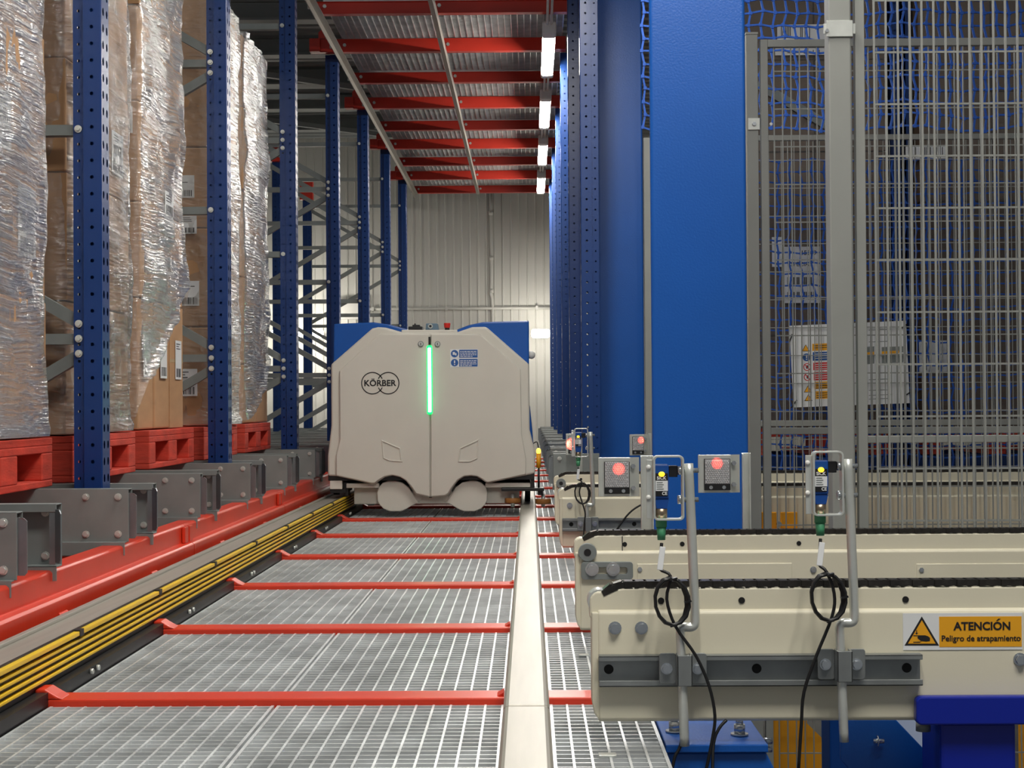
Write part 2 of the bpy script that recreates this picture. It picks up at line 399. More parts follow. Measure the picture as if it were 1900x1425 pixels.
# ================================================================== AISLE FLOOR
XL, XJ, XB0, XB1, XR = -0.95, -0.505, -0.05, 0.033, 0.226
BY = [2.24+1.01*i for i in range(17)]
def grating(x0,x1,y0,y1,label):
    b = MB()
    nx = max(2,int(round((x1-x0)/0.034))); ny = max(2,int(round((y1-y0)/0.0325)))
    for i in range(ny+1):
        y = y0+(y1-y0)*i/ny; w = 0.0017 if 0 < i < ny else 0.0025
        b.box(x0,x1,y-w,y+w,-0.028,0.0)
    for i in range(nx+1):
        x = x0+(x1-x0)*i/nx; w = 0.0022 if 0 < i < nx else 0.003
        b.box(x-w,x+w,y0,y1,-0.010 if 0 < i < nx else -0.028,0.0016)
    o = b.build('floor_grating', M_GRATEF, normals=False)
    tag(o,label,'grating','floor grating panels')
    return o
for i in range(16):
    y0 = BY[i]+0.05; y1 = BY[i+1]-0.05
    if i == 0: y0 = 2.3
    where = 'before the nearest crossbar' if i == 0 else 'after the %s crossbar' % ORD[i-1]
    if i <= 6:
        grating(XL,XJ-0.006,y0,y1,'galvanised floor grating panel %s, beside the yellow conductor rail' % where)
        grating(XJ+0.006,XB0-0.006,y0,y1,'galvanised floor grating panel %s, just left of the guide beam' % where)
    grating(XB1+0.006,XR,y0,y1,'narrow galvanised grating strip %s, right of the guide beam' % where)
for i in range(1,16):
    t = thing('floor_crossbar',(-0.37,BY[i],0),'red crossbar across the aisle floor grating, %s from the camera' % ORD[i-1],'crossbar','red floor crossbars')
    y = BY[i]
    b = MB(); b.box(-0.985,XR+0.012,y-0.045,y+0.04,-0.04,0.014); b.build('bar',M_RED,t,bevel=0.004)
    b = MB(); b.prism([(-0.985,y-0.045,0.014),(-0.93,y-0.045,0.014),(-0.945,y-0.045,0.022),(-0.965,y-0.045,0.034),(-0.985,y-0.045,0.034)],(0,0.06,0)); b.build('end_gusset',M_RED,t,bevel=0.003)
    b = MB(); b.prism([(XB0-0.004,y-0.03,0.0),(XB0-0.018,y-0.03,0.014),(XB0-0.004,y-0.03,0.022)],(0,0.05,0)); b.build('rail_clip',M_RED,t)
for i,(px,py,w) in enumerate(((1083,1216,0.02),(1127,1402,0.025))):
    q = at(px,py,Z=0.002); b = MB(); b.box(q.x-w*0.6,q.x+w*0.6,q.y-0.012,q.y+0.012,0.0018,0.005)
    tag(b.build('grating_clip',M_ZINC,bevel=0.001),'small pale metal clip lying on the narrow grating strip, %s' % ['after the nearest crossbar','before the nearest crossbar'][i],'clip')
# centre guide beam
t = thing('guide_rail',(-0.008,2.2,0),'long pale metal guide beam running down the aisle floor to the vehicle','beam')
for i,(y0,y1) in enumerate(((2.2,2.862),(2.866,10.0),(10.003,18.6))):
    b = MB(); b.box(XB0,XB1,y0,y1,0.0,0.062); b.build('rail_segment',M_ALU,t,bevel=0.01,seg=3)
# running rail left
t = thing('running_rail',(-1.05,2,0),'grey metal running rail along the left edge of the aisle floor','rail')
b = MB(); b.box(-1.105,-0.995,2.0,18.6,0.083,0.1); b.build('rail_head',M_RAILG,t,bevel=0.006)
b = MB(); b.box(-1.07,-1.03,2.0,18.6,-0.05,0.083); b.build('rail_web',M_RAILG,t)
b = MB(); b.box(-1.105,-1.085,2.0,18.6,0.0985,0.108); b.build('rail_ridge',M_RAILG,t,bevel=0.004)
# conductor bar
t = thing('conductor_rail',(-0.97,2,0),'yellow multi-strip conductor rail fixed low beside the running rail','conductor rail')
b = MB(); b.box(-0.993,-0.985,2.0,18.0,0.0,0.112); b.build('mounting_plate',M_BLACK,t)
for i in range(5):
    z = 0.1035-0.0145*i
    b = MB()
    if i == 0:
        y = 2.0
        while y < 18:
            b.box(-0.99,-0.973,y,y+0.735,z-0.003,z+0.0065); y += 0.75
    else:
        b.box(-0.986,-0.9765,2.0,18.0,z-0.0032,z+0.0032)
    b.build('conductor_strip',M_YEL,t,bevel=0.0015)
b = MB()
y = 2.735
while y < 18:
    b.box(-0.99,-0.972,y+0.0,y+0.03,0.098,0.113); y += 0.75
b.build('strip_clips',M_BLACK,t)
t2 = thing('cable_channel',(-0.97,2,-0.02),'black cable channel between the yellow conductor rail and the grating','channel')
b = MB(); b.box(-0.984,-0.958,2.0,18.0,-0.02,0.028); b.build('channel_body',M_BLACK,t2)
b = MB()
y = 2.5
while y < 18: b.cyl((-0.957,y,0.02),(-0.95,y,0.02),0.006,8); b.cyl((-0.957,y+.05,0.02),(-0.95,y+.05,0.02),0.006,8); y += 1.01
b.build('screws',M_ZINC,t2)
# red long floor beams under the pallet rails
t = thing('floor_side_girder',(-1.15,2,-0.2),'deep red steel beam running lengthwise under the left pallet rails','beam')
for i in range(9):
    y0 = 2.0+2.03*i-0.6; y1 = y0+2.026
    b = MB()
    b.prism([(-1.135,y0,-0.2),(-1.135,y0,0.128),(-1.142,y0,0.134),(-1.165,y0,0.136),(-1.165,y0,0.19),(-1.172,y0,0.197),(-1.23,y0,0.197),(-1.23,y0,-0.2)],(0,y1-y0,0))
    b.build('girder_segment',M_RED,t,bevel=0.003)
    for ya, yb in ((y1-0.06,y1-0.008),(y0+0.01,y0+0.06)):
        b = MB(); b.box(-1.164,-1.152,ya,yb,0.136,0.19); b.build('splice_plate',M_RED,t,bevel=0.003)
    for k in range(2):
        b = MB(); yy = y0+0.45+k*0.95
        b.prism([(-1.135,yy,0.075),(-1.12,yy,0.075),(-1.112,yy,0.085),(-1.135,yy,0.1)],(0,0.07,0)); b.build('weld_lug',M_RED,t,bevel=0.003)
# transverse red stools under rails
for i in range(14):
    y = 2.95+1.015*i
    b = MB(); b.box(-1.62,-1.175,y,y+0.5,-0.2,0.165)
    tag(b.build('floor_girder',M_RED,bevel=0.006),'red box girder under the left pallet rails, %s from the camera' % ORD[i],'beam','red box girders under the rails')
# ================================================================== RACK FRAMES
FY = [4.845+2.03*i for i in range(7)]
XU = -1.283; XRR = -2.38
def post(mb, xf, dx, y0, z0, z1, W=0.09, near=True):
    """perforated upright; front face at xf, flanks run in direction dx (+-1); y0..y0+W"""
    L = z1-z0
    a = 0.052; c = 0.033; st = 0.010
    def flank(y, sgn):
        # strip with holes, step, recessed strip
        x1 = xf+dx*0.003; 
        mb.holed((min(x1,x1+dx*a),y,z0),(1,0,0),a,L,0.05,0.0058)
        xs = xf+dx*(a+0.003)
        mb.quad((xs,y,z0),(xs,y+sgn*st,z0),(xs,y+sgn*st,z1),(xs,y,z1))
        xe = xs+dx*c
        mb.holed((min(xs,xe),y+sgn*st,z0),(1,0,0),c,L,0.05,0.0045)
        mb.quad((xe,y+sgn*st,z0),(xe,y+sgn*(st+0.015),z0),(xe,y+sgn*(st+0.015),z1),(xe,y+sgn*st,z1))
    flank(y0,1); flank(y0+W,-1)
    # front face in the YZ plane with slots
    mb.holed((xf,y0+0.003,z0),(0,1,0),W/2-0.003,L,0.05,0.009,0.013)
    mb.holed((xf,y0+W/2,z0),(0,1,0),W/2-0.003,L,0.05,0.009,0.013)
    mb.quad((xf,y0+0.003,z0),(xf+dx*0.003,y0,z0),(xf+dx*0.003,y0,z1),(xf,y0+0.003,z1))
    mb.quad((xf,y0+W-0.003,z0),(xf+dx*0.003,y0+W,z0),(xf+dx*0.003,y0+W,z1),(xf,y0+W-0.003,z1))
    # inner liner to close the hollow
    xb = xf+dx*0.06
    mb.quad((xb,y0+0.012,z0),(xb,y0+W-0.012,z0),(xb,y0+W-0.012,z1),(xb,y0+0.012,z1))
DESC = ['nearest the camera','second from the camera','third from the camera','fourth from the camera','fifth from the camera','sixth from the camera','last before the back wall']
for i, y0 in enumerate(FY):
    t = thing('storage_rack',(XU,y0,-0.15),'dark blue perforated frame of the left rack, %s' % DESC[i],'rack frame','left rack frames')
    z0, z1 = -0.15, 2.975
    b = MB(); post(b,XU,-1,y0,z0,z1); b.build('upright',M_NAVY,t,normals=False)
    b = MB(); post(b,XRR,1,y0,z0,z1); b.build('upright',M_NAVY,t,normals=False)
    yb = y0+0.045
    xa = XU-0.07; xb = XRR+0.07
    for z in (0.16,0.80,1.433,2.065,2.70):
        b = MB(); b.box(xb,xa,yb-0.02,yb+0.02,z-0.016,z+0.016); b.build('brace',M_GREY,t)
    bolts_f = []; 
    for z in (0.80,2.065):
        for s in (1,-1):
            za = z+s*0.045; zb2 = z+s*0.60
            if za < 2.8:
                b = MB(); b.bar((xa,yb,za),(xb,yb,min(zb2,2.95)),0.036,0.03,(0,1,0)); b.build('brace',M_GREY,t)
            bolts_f.append((XU-0.072,za))
        bolts_f.append((XU-0.072,z))
    for z in (0.16,1.433,2.70): bolts_f.append((XU-0.072,z))
    for (x,z) in bolts_f:
        b = MB(); b.cyl((x,y0+0.010,z),(x,y0+0.005,z),0.0115,14); b.cyl((x,y0+0.005,z),(x,y0-0.004,z),0.0075,6); b.build('bolt',M_ZINC,t)
# right hand uprights (only the front upright of each frame can be seen)
for i in range(1,7):
    y0 = FY[i] if i > 1 else 7.85
    b = MB(); post(b,0.225 if i > 1 else 0.2565,1,y0,-0.15,2.975)
    o = b.build('rack_upright',M_NAVY,normals=False)
    tag(o,'dark blue perforated upright of the right rack, %s from the camera' % ORD[i-1],'upright','right rack uprights')
# low rack beams far left
for i,(x,y,z) in enumerate(((-2.40,14.925,2.86),(-2.40,16.945,2.76))):
    b = MB(); b.box(x,x+0.14,y,y+0.072,z,z+0.2); tag(b.build('rack_bracket',M_REDD,bevel=0.004),'short red bracket deep in the left rack, %s' % ['just beyond the farthest wrapped load','on the last rear upright'][i],'beam','red beam ends')
# ================================================================== PALLET RAILS
def pallet_rail_plate(xt, dx, y0, label, length):
    """rail whose flat web faces the camera. xt = tip; runs in direction dx"""
    t = thing('pallet_rail',(xt,y0,0.165),label,'pallet rail','pallet rails')
    xe = xt+dx*length; a,bb = min(xt,xe),max(xt,xe)
    b = MB(); b.box(a,bb,y0,y0+0.003,0.205,0.358); b.box(a,bb,y0,y0+0.045,0.355,0.358); b.box(a,bb,y0+0.042,y0+0.045,0.335,0.358)
    xi = xt+dx*0.006
    a2,b2 = min(xi,xe),max(xi,xe)
    b.box(a2,b2,y0-0.022,y0,0.203,0.207); b.box(a2,b2,y0-0.022,y0-0.019,0.168,0.205)
    b.build('channel',M_GREY,t,bevel=0.0015)
    # bent end bracket
    b = MB(); s = -dx
    b.prism([(xt,y0+0.006,0.215),(xt+s*0.016,y0+0.004,0.215),(xt+s*0.022,y0+0.004,0.222),(xt+s*0.022,y0+0.004,0.338),(xt+s*0.014,y0+0.004,0.345),(xt,y0+0.006,0.345)],(0,0.003,0))
    b.prism([(xt-s*0.002,y0+0.004,0.215),(xt-s*0.002,y0+0.03,0.215),(xt-s*0.002,y0+0.03,0.345),(xt-s*0.002,y0+0.004,0.345)],(-s*0.003,0,0))
    b.build('end_bracket',M_ZINCG,t)
    for (ox,z) in ((0.03,0.335),(0.123,0.335),(0.03,0.228),(0.123,0.228)):
        b = MB(); x = xt+dx*ox
        b.cyl((x,y0,z),(x,y0-0.003,z),0.0105,12); b.cyl((x,y0-0.003,z),(x,y0-0.008,z),0.0072,6); b.build('bolt',M_ZINC,t)
    b = MB(); xf = xt+dx*0.06; b.box(min(xf,xf+dx*0.05),max(xf,xf+dx*0.05),y0-0.018,y0+0.03,0.14,0.17); b.build('rail_foot',M_GREY,t)
    return t
def pallet_rail_open(xt, dx, y0, label, length):
    t = thing('pallet_rail',(xt,y0,0.165),label,'pallet rail','pallet rails')
    xe = xt+dx*length; a,bb = min(xt,xe),max(xt,xe)
    b = MB(); b.box(a,bb,y0+0.045,y0+0.048,0.205,0.358); b.box(a,bb,y0,y0+0.048,0.355,0.358); b.box(a,bb,y0,y0+0.003,0.338,0.358)
    b.box(a,bb,y0,y0+0.048,0.203,0.207); b.box(a,bb,y0+0.0,y0+0.003,0.17,0.207)
    b.build('channel',M_GREY,t,bevel=0.0015)
    s = -dx
    b = MB()
    b.box(min(xt-s*0.018,xt-s*0.004),max(xt-s*0.018,xt-s*0.004),y0+0.002,y0+0.005,0.21,0.35)
    b.prism([(xt-s*0.004,y0+0.002,0.215),(xt+s*0.012,y0-0.02,0.215),(xt+s*0.018,y0-0.028,0.224),(xt+s*0.018,y0-0.028,0.336),(xt+s*0.012,y0-0.02,0.345),(xt-s*0.004,y0+0.002,0.345)],(0.002*s,0.003,0))
    b.build('end_bracket',M_ZINCG,t)
    for z in (0.335,0.228):
        b = MB(); x = xt+dx*0.04
        b.cyl((x,y0+0.045,z),(x,y0+0.042,z),0.0105,12); b.cyl((x,y0+0.042,z),(x,y0+0.036,z),0.0072,6); b.build('bolt',M_ZINC,t)
    return t
M_ZINCG = mat('zinc_bracket',(132,138,142),0.38,0.55,0.12,16)
k = 0
for i in range(14):
    pallet_rail_plate(-1.155,-1,3.63+1.015*i,'grey pallet rail with flat bolted side on the left, %s such from the camera' % ORD[i],2.6)
    pallet_rail_open(-1.155,-1,3.935+1.015*i,'grey pallet rail with open channel side on the left, %s such from the camera' % ORD[i],2.6)
for i in range(4,14):
    pallet_rail_plate(0.112,1,3.63+1.015*i,'short grey flat-sided rail end on the right rack, %s such from the camera' % ORD[i-4],0.22)
    if i < 13: pallet_rail_open(0.112,1,3.935+1.015*i,'short grey open-sided rail end on the right rack, %s such from the camera' % ORD[i-4],0.22)
# ================================================================== PALLETS
XP = -1.42; PZ = 0.360; PYS = [4.0+1.015*i for i in range(5)]
def make_pallet(y, label):
    t = thing('pallet',(XP,y,PZ),label,'pallet','red wooden pallets')
    z = PZ
    # bottom perimeter
    b = MB(); b.box(XP-0.1,XP,y,y+0.8,z,z+0.02); b.build('bottom_board',M_WOODR,t,bevel=0.003)
    b = MB(); b.box(XP-1.2,XP-1.1,y,y+0.8,z,z+0.02); b.build('bottom_board',M_WOODR,t,bevel=0.003)
    for yy,w in ((0,0.1),(0.3275,0.145),(0.7,0.1)):
        b = MB(); b.box(XP-1.1,XP-0.1,y+yy,y+yy+w,z,z+0.02); b.build('bottom_board',M_WOODR,t,bevel=0.003)
        for xx in (0,0.55,1.1):
            b = MB(); b.box(XP-xx-0.1,XP-xx,y+yy,y+yy+w,z+0.02,z+0.1); b.build('block',M_WOODR,t,bevel=0.004)
    for xx in (0,0.55,1.1):
        b = MB(); b.box(XP-xx-0.1,XP-xx,y,y+0.8,z+0.1,z+0.122); b.build('stringer',M_WOODR,t,bevel=0.003)
    for k in range(6):
        x1 = XP-k*0.2125; w = 0.1375
        b = MB(); b.box(x1-w,x1,y,y+0.8,z+0.122,z+0.144); b.build('top_board',M_WOODR,t,bevel=0.003)
    return t
PL = ['at the left edge of the photo','behind the nearest blue upright','between the two nearest blue uprights','partly behind the second blue upright','last in the row before the empty lanes']
for i in range(5): make_pallet(PYS[i],'red wooden pallet under a wrapped load, %s' % PL[i])
# ================================================================== LOADS
def label_on(t, x, y0, y1, z0, z1, rows=2, facing='x'):
    b = MB()
    if facing == 'x':
        b.m(M_PAPER).box(x,x+0.0015,y0,y1,z0,z1)
        b.m(M_INK); w = y1-y0; h = z1-z0
        for rr in range(rows):
            zz0 = z0+h*(0.06+0.42*rr/ max(1,rows-1)) if rows > 1 else z0+h*0.06
            yy = y0+w*0.12
            while yy < y1-w*0.14:
                s = w*random.choice((0.02,0.035,0.05)); b.box(x+0.0012,x+0.002,yy,yy+s,zz0,zz0+h*0.22); yy += s+w*random.choice((0.03,0.05))
        for q in range(3): b.box(x+0.0012,x+0.002,y0+w*0.12,y0+w*(0.5+0.3*random.random()),z1-h*(0.08+0.06*q)-h*0.02,z1-h*(0.08+0.06*q))
    else:
        y = x; xa, xb = y0, y1
        b.m(M_PAPER).box(xa,xb,y-0.0015,y,z0,z1)
        b.m(M_INK); w = xb-xa; h = z1-z0
        xx = xa+w*0.1
        while xx < xb-w*0.12:
            s = w*random.choice((0.02,0.035,0.05)); b.box(xx,xx+s,y-0.002,y-0.0012,z0+h*0.06,z0+h*0.34); xx += s+w*random.choice((0.03,0.05))
        for q in range(3): b.box(xa+w*0.1,xa+w*(0.4+0.4*random.random()),y-0.002,y-0.0012,z1-h*(0.1+0.1*q)-h*0.03,z1-h*(0.1+0.1*q))
    return b.build('shipping_label',M_PAPER,t)
ZT = PZ+0.146
LDIM = [(0.0,0.775,-1.425),(-0.015,0.79,-1.432),(0.0,0.765,-1.452),(0.10,0.80,-1.405),(0.05,0.815,-1.432)]
def make_load(i, rows, zb, label, seed, ang, dens, bulge=0.012):
    y = PYS[i]+LDIM[i][0]; yE = PYS[i]+LDIM[i][1]; LW = yE-y; XF = LDIM[i][2]; rnd = random.Random(seed)
    t = thing('wrapped_load',(XP,y,ZT),label,'wrapped load','wrapped carton loads')
    z = ZT+0.002
    for (h, ny) in rows:
        for a in range(ny):
            for c in range(2):
                x1 = XF-0.002-c*0.595-rnd.random()*0.012; x0 = XF-c*0.595-0.59
                ya = y+0.004+a*(LW-0.008)/ny; yb = ya+(LW-0.008)/ny-0.004
                if a == 0: ya += rnd.random()*0.012
                if a == ny-1: yb -= rnd.random()*0.012
                b = MB(); b.m(M_CARD).box(x0,x1,ya,yb,z,z+h-0.004)
                if c == 0:
                    b.m(M_TAPE).box(x1,x1+0.0008,ya,yb,z+h*0.5-0.004+0.02,z+h*0.5+0.03) if rnd.random() < 0.3 else None
                b.build('carton',M_CARD,t,bevel=0.006)
        z += h
    ztop = z
    # film sheet
    P = []; st = 0.022
    us = []
    xx = XF-0.95
    while xx < XF-0.02: us.append(('n',xx)); xx += st*1.4
    yy = y+0.015
    while yy < yE-0.012: us.append(('a',yy)); yy += st
    xx = XF-0.02
    while xx > XF-0.5: us.append(('f',xx)); xx -= 0.05
    nv = int((ztop-ZT)/st)
    rowsP = []
    for (k, s) in us:
        col = []
        if k == 'n': frac = -1.0
        elif k == 'a': frac = (s-y)/LW
        else: frac = 2.0
        z0 = zb(frac)
        for j in range(nv+1):
            v = j/nv; zz = z0+(ztop+0.012-z0)*v
            nn = noise.noise(Vector((seed*3.1+s*9, zz*5.0, (0 if k=='a' else 5))))
            n2 = noise.noise(Vector((s*26+seed, zz*11.0+s*14, seed)))
            n3 = noise.noise(Vector((s*5+seed*2, zz*24.0+s*14*math.sin(ang), seed+4)))
            off = 0.006+bulge*max(0,nn)+0.007*n2+0.0045*n3+ (0.005*math.sin(zz*9+seed) if v > 0.02 else 0.012)
            if k == 'n': p = Vector((s, y+0.006-off*0.6, zz))
            elif k == 'a': p = Vector((XF-0.002+off, s, zz))
            else: p = Vector((s, yE-0.004+off*0.6, zz))
            col.append(p)
        rowsP.append(col)
    b = MB(); b.smooth = True; b.grid(rowsP)
    # top fold
    b.build('stretch_film',film_mat('stretch_film_%d' % i,ang,dens),t,normals=True)
    return t
M_TAPE = mat('packing_tape',(205,180,140),0.25,0,0.05,10)
full = lambda f: ZT+0.004
L0 = make_load(0,((0.40,2),(0.38,2),(0.40,2),(0.38,2),(0.40,2)),full,'film wrapped load of brown cartons at the left edge of the photo',3,0.5,1.0)
L1 = make_load(1,((0.42,2),(0.40,2),(0.36,2),(0.40,2),(0.38,2)),full,'film wrapped load of brown cartons cut by the nearest blue upright',11,-0.4,1.0)
L2 = make_load(2,((0.50,3),(0.36,2),(0.38,2),(0.36,2),(0.36,2)),lambda f: ZT+0.42+0.0 if f > 1.5 else (ZT+0.03 if f < -0.5 else ZT+0.19+0.42*max(0,min(1,(f-0.1)/0.9))**1.3),'wrapped load whose film is pulled up over three upright labelled cartons',23,0.75,1.0,0.03)
L3 = make_load(3,((0.44,2),(0.44,2),(0.36,2),(0.38,2),(0.34,2)),full,'film wrapped load of brown cartons behind the second blue upright',31,0.2,1.0)
L4 = make_load(4,((0.30,2),(0.44,2),(0.44,2),(0.42,2),(0.365,2)),lambda f: ZT+0.25 if f > 1.5 else (ZT+0.01 if f < -0.5 else ZT+0.02+0.33*max(0,min(1,f))**2),'farthest wrapped load, its carton top in view below the grey roof',47,1.3,1.1,0.02)
xf = -1.4265
label_on(L0,xf,4.50,4.66,1.02,1.22)
label_on(L0,xf,4.30,4.44,1.30,1.46)
label_on(L1,-1.4335,5.12,5.20,0.90,1.14,rows=3)
label_on(L1,-1.4335,5.55,5.70,1.4,1.55)
for yy in (6.08,6.36,6.63): label_on(L2,-1.4535,yy,yy+0.11,ZT+0.20,ZT+0.36,rows=1)
label_on(L2,-1.4535,6.45,6.6,1.28,1.46)
yn = PYS[3]+0.103
label_on(L3,yn,-1.56,-1.47,1.36,1.44,facing='n'); label_on(L3,yn,-1.55,-1.46,1.04,1.15,facing='n'); label_on(L3,yn,-1.56,-1.47,0.64,0.76,facing='n')
label_on(L3,yn,-1.57,-1.48,1.52,1.62,facing='n')
yn = PYS[2]+0.003
label_on(L2,yn,-1.53,-1.48,1.62,1.72,facing='n')
# ================================================================== OVERHEAD WALKWAY
CB = [9.77,10.83,11.88,12.90,13.94,14.95,16.0,17.0,18.1]
ZC = 2.97
for i, y in enumerate(CB):
    br = i % 2 == 1
    x0 = -1.46 if br else -1.30; x1 = 0.262
    t = thing('walkway_crossbar',(-0.6,y,ZC),'red crossbar under the overhead walkway, %s from the camera%s' % (ORD[i], ', with bracket ends' if br else ''),'beam','red walkway beams')
    sec = [(0,0),(0.062,0),(0.062,0.004),(0.004,0.006),(0.004,0.082),(0.05,0.084),(0.05,0.088),(0,0.088)]
    if not br: sec = [(0.062-a if a < 0.05 or a > 0.055 else a, c) for a, c in sec]
    b = MB(); b.prism([(x0,y+a,ZC+c) for a,c in sec],(x1-x0,0,0)); b.build('beam_web',M_REDD,t,bevel=0.002)
    if br:
        for s,xa in ((-1,-1.46),(1,0.19)):
            b = MB(); b.box(xa,xa+0.072,y-0.03,y-0.002,ZC,ZC+0.088); b.build('end_bracket',M_REDD,t,bevel=0.003)
        b = MB(); b.prism([(-1.40,y-0.012,ZC+0.088),(-1.33,y-0.012,ZC+0.088),(-1.345,y-0.012,ZC+0.13),(-1.38,y-0.012,ZC+0.15),(-1.40,y-0.012,ZC+0.13)],(0,0.008,0)); b.build('gusset',M_REDD,t)
    for xx in (-1.225,-0.53):
        b = MB(); b.cyl((xx,y,ZC+0.045),(xx,y-0.012,ZC+0.045),0.012,6); b.build('bolt',M_ZINC,t)
    if i < len(CB)-1:
        ya, yb = y+0.064, CB[i+1]-0.004
        b = MB(); nx = int(1.47/0.042); ny = int((yb-ya)/0.034)
        for k in range(ny+1):
            yy = ya+(yb-ya)*k/ny; b.box(-1.24,0.235,yy-0.0018,yy+0.0018,ZC+0.092,ZC+0.122)
        for k in range(nx+1):
            xx = -1.24+1.475*k/nx; b.box(xx-0.003,xx+0.003,ya,yb,ZC+0.09,ZC+0.10)
        o = b.build('walkway_grating',M_GRATE,normals=False)
        tag(o,'galvanised overhead grating panel behind the %s red walkway crossbar' % ORD[i],'grating','overhead grating panels')
t = thing('walkway_rail',(-1.26,9.0,2.93),'bright aluminium angle rail along the left side of the overhead walkway','rail')
b = MB(); b.box(-1.275,-1.235,9.0,18.2,ZC-0.004,ZC-0.0005); b.build('rail_flange',M_ALU,t)
b = MB(); b.box(-1.275,-1.271,9.0,18.2,ZC-0.045,ZC-0.0005); b.build('rail_web',M_ALU,t)
for y in CB:
    b = MB(); b.cyl((-1.276,y-0.25,ZC-0.02),(-1.295,y-0.25,ZC-0.02),0.012,6); b.build('bolt',M_ZINC,t)
b = MB(); b.box(-0.58,-0.538,9.0,18.2,ZC-0.004,ZC-0.0005); b.box(-0.542,-0.538,9.0,18.2,ZC-0.055,ZC-0.0005)  # hanging leg added to throw shade on the crossbars' left halves
tag(b.build('walkway_strip',M_ALU,bevel=0.002),'flat aluminium strip along the middle of the overhead walkway underside','strip')
# ---- linear luminaires
def luminaire(yc, label, group='linear luminaires', xo=0.0, zo=0.0, L=1.12):
    t = thing('linear_luminaire',(0.137+xo,yc,2.87),label,'lamp',group)
    x = 0.137+xo; z = 2.885+zo
    b = MB(); arc = [(x+0.042*math.sin(math.radians(q)),yc,z-0.037*math.cos(math.radians(q))) for q in range(-66,67,12)]; b.prism(arc,(0,L,0)); b.build('diffuser',M_LAMP,t)
    b = MB(); b.box(x-0.043,x+0.043,yc-0.13,yc-0.002,z-0.038,z+0.042); b.build('end_cap',M_WHITE,t,bevel=0.012)
    b = MB(); b.box(x-0.043,x+0.043,yc+L+0.002,yc+L+0.1,z-0.038,z+0.042); b.build('end_cap',M_WHITE,t,bevel=0.012)
    b = MB(); b.prism([(x-0.041,yc,z-0.0145),(x+0.041,yc,z-0.0145),(x+0.041,yc,z+0.01),(x+0.028,yc,z+0.042),(x-0.028,yc,z+0.042),(x-0.041,yc,z+0.01)],(0,L,0)); b.build('housing',M_WHITE,t)
    for yy in (yc-0.06,yc+L+0.05):
        b = MB(); b.cyl((x,yy,z+0.04),(x,yy,z+0.175),0.006,8); b.build('hanger',M_ZINC,t)
    return t
LY = [9.95,12.05,14.1,16.15]
for i,y in enumerate(LY): luminaire(y,'lit white linear lamp under the overhead walkway, %s of four from the camera' % ORD[i])
for i, (yy, xo, zo, ll) in enumerate(((6.0,0,0,1.12),(3.5,0,0,1.12),(0.5,-0.1,0.65,1.12),(0.55,0.5,0.65,1.12),(0.6,1.15,0.65,1.12))):  # out of view; middle one of the three nearest added for brightness
    luminaire(yy,'white linear lamp overhead near the camera, %s before the lamps in view' % ORD[i],'linear luminaires',xo,zo,ll)
for i in range(4):
    y0 = LY[i]+1.23; y1 = LY[i]+2.05-0.14 if i < 3 else LY[i]+1.5
    b = MB(); b.tube([(0.125,y0,2.90),(0.125,(y0+y1)/2,2.91),(0.125,y1,2.90)],0.008,8); b.tube([(0.15,y0,2.90),(0.15,(y0+y1)/2,2.912),(0.15,y1,2.90)],0.008,8)
    tag(b.build('lamp_conduit',M_WHITE),'pair of thin white conduits behind the %s linear lamp' % ORD[i],'conduit','lamp conduits')
b = MB(); b.tube([(0.125,9.0,2.96),(0.125,9.4,2.955),(0.125,9.8,2.905)],0.008,8); b.tube([(0.15,9.0,2.96),(0.15,9.4,2.957),(0.15,9.8,2.905)],0.008,8)
tag(b.build('lamp_conduit',M_WHITE),'pair of thin white conduits entering the nearest linear lamp from above','conduit','lamp conduits')
# ================================================================== RAIL VEHICLE
RY = 8.5
def R(px,py,y=RY): 
    p = at(px,py,Y=RY); return (p.x,y,p.z)
rob = thing('transfer_vehicle',(-0.53,RY,0.03),'cream and blue automated rail vehicle with a green light strip, standing in the aisle','vehicle')
XC = at(800,760,Y=RY).x
out = [(613.5,676),(690,609),(701,606.5),(715,607.5),(746,616),(848,616),(876,606.5),(902,606),(982,676),(983,798),(993,838),(993,879),(979,882),(904,897),(893,890),(884,885),(874,883.5),(862,885),(850,892),(840,905),(833,917),(827,921),(799,923),(770,918),(763,906),(753,893),(742,886),(728,883),(714,886),(703,893),(696,898),(688,898),(623,884),(607.5,883.5),(607.5,845),(614,790)]
fr = [R(px,py,RY+0.012) for px,py in out]
b = MB(); b.prism(fr,(0,0.05,0)); b.build('front_frame',M_ROBOT,rob,bevel=0.012,seg=3)
# doors
dl = [(630,688),(703,620),(797.2,620),(797.2,921.5),(772,916),(765,905),(754,892),(742,884.5),(727,881.5),(713,884.5),(702,891),(695,896.5),(689,896.5),(624,882.5),(624,845),(631,815)]
dr = [(799.6,620),(891,620),(966,685),(968,805),(976,850),(976,880),(904,895.5),(894,888.5),(885,883.5),(874,882),(861,883.5),(849,890.5),(838.5,904),(831.5,915.5),(825.5,919.5),(799.6,921.5)]
for nm,pts in (('door',dl),('door',dr)):
    b = MB(); b.prism([R(px,py,RY-0.008) for px,py in pts],(0,0.024,0)); o = b.build('door',M_ROBOT,rob,bevel=0.006,seg=3)
    d = o
    if pts is dl: DL = o
    else: DR = o
b = MB(); b.prism([R(px,py,RY+0.02) for px,py in ((796,618),(801,618),(801,924),(796,924))],(0,0.01,0)); b.build('door_gap',M_DARK,rob)
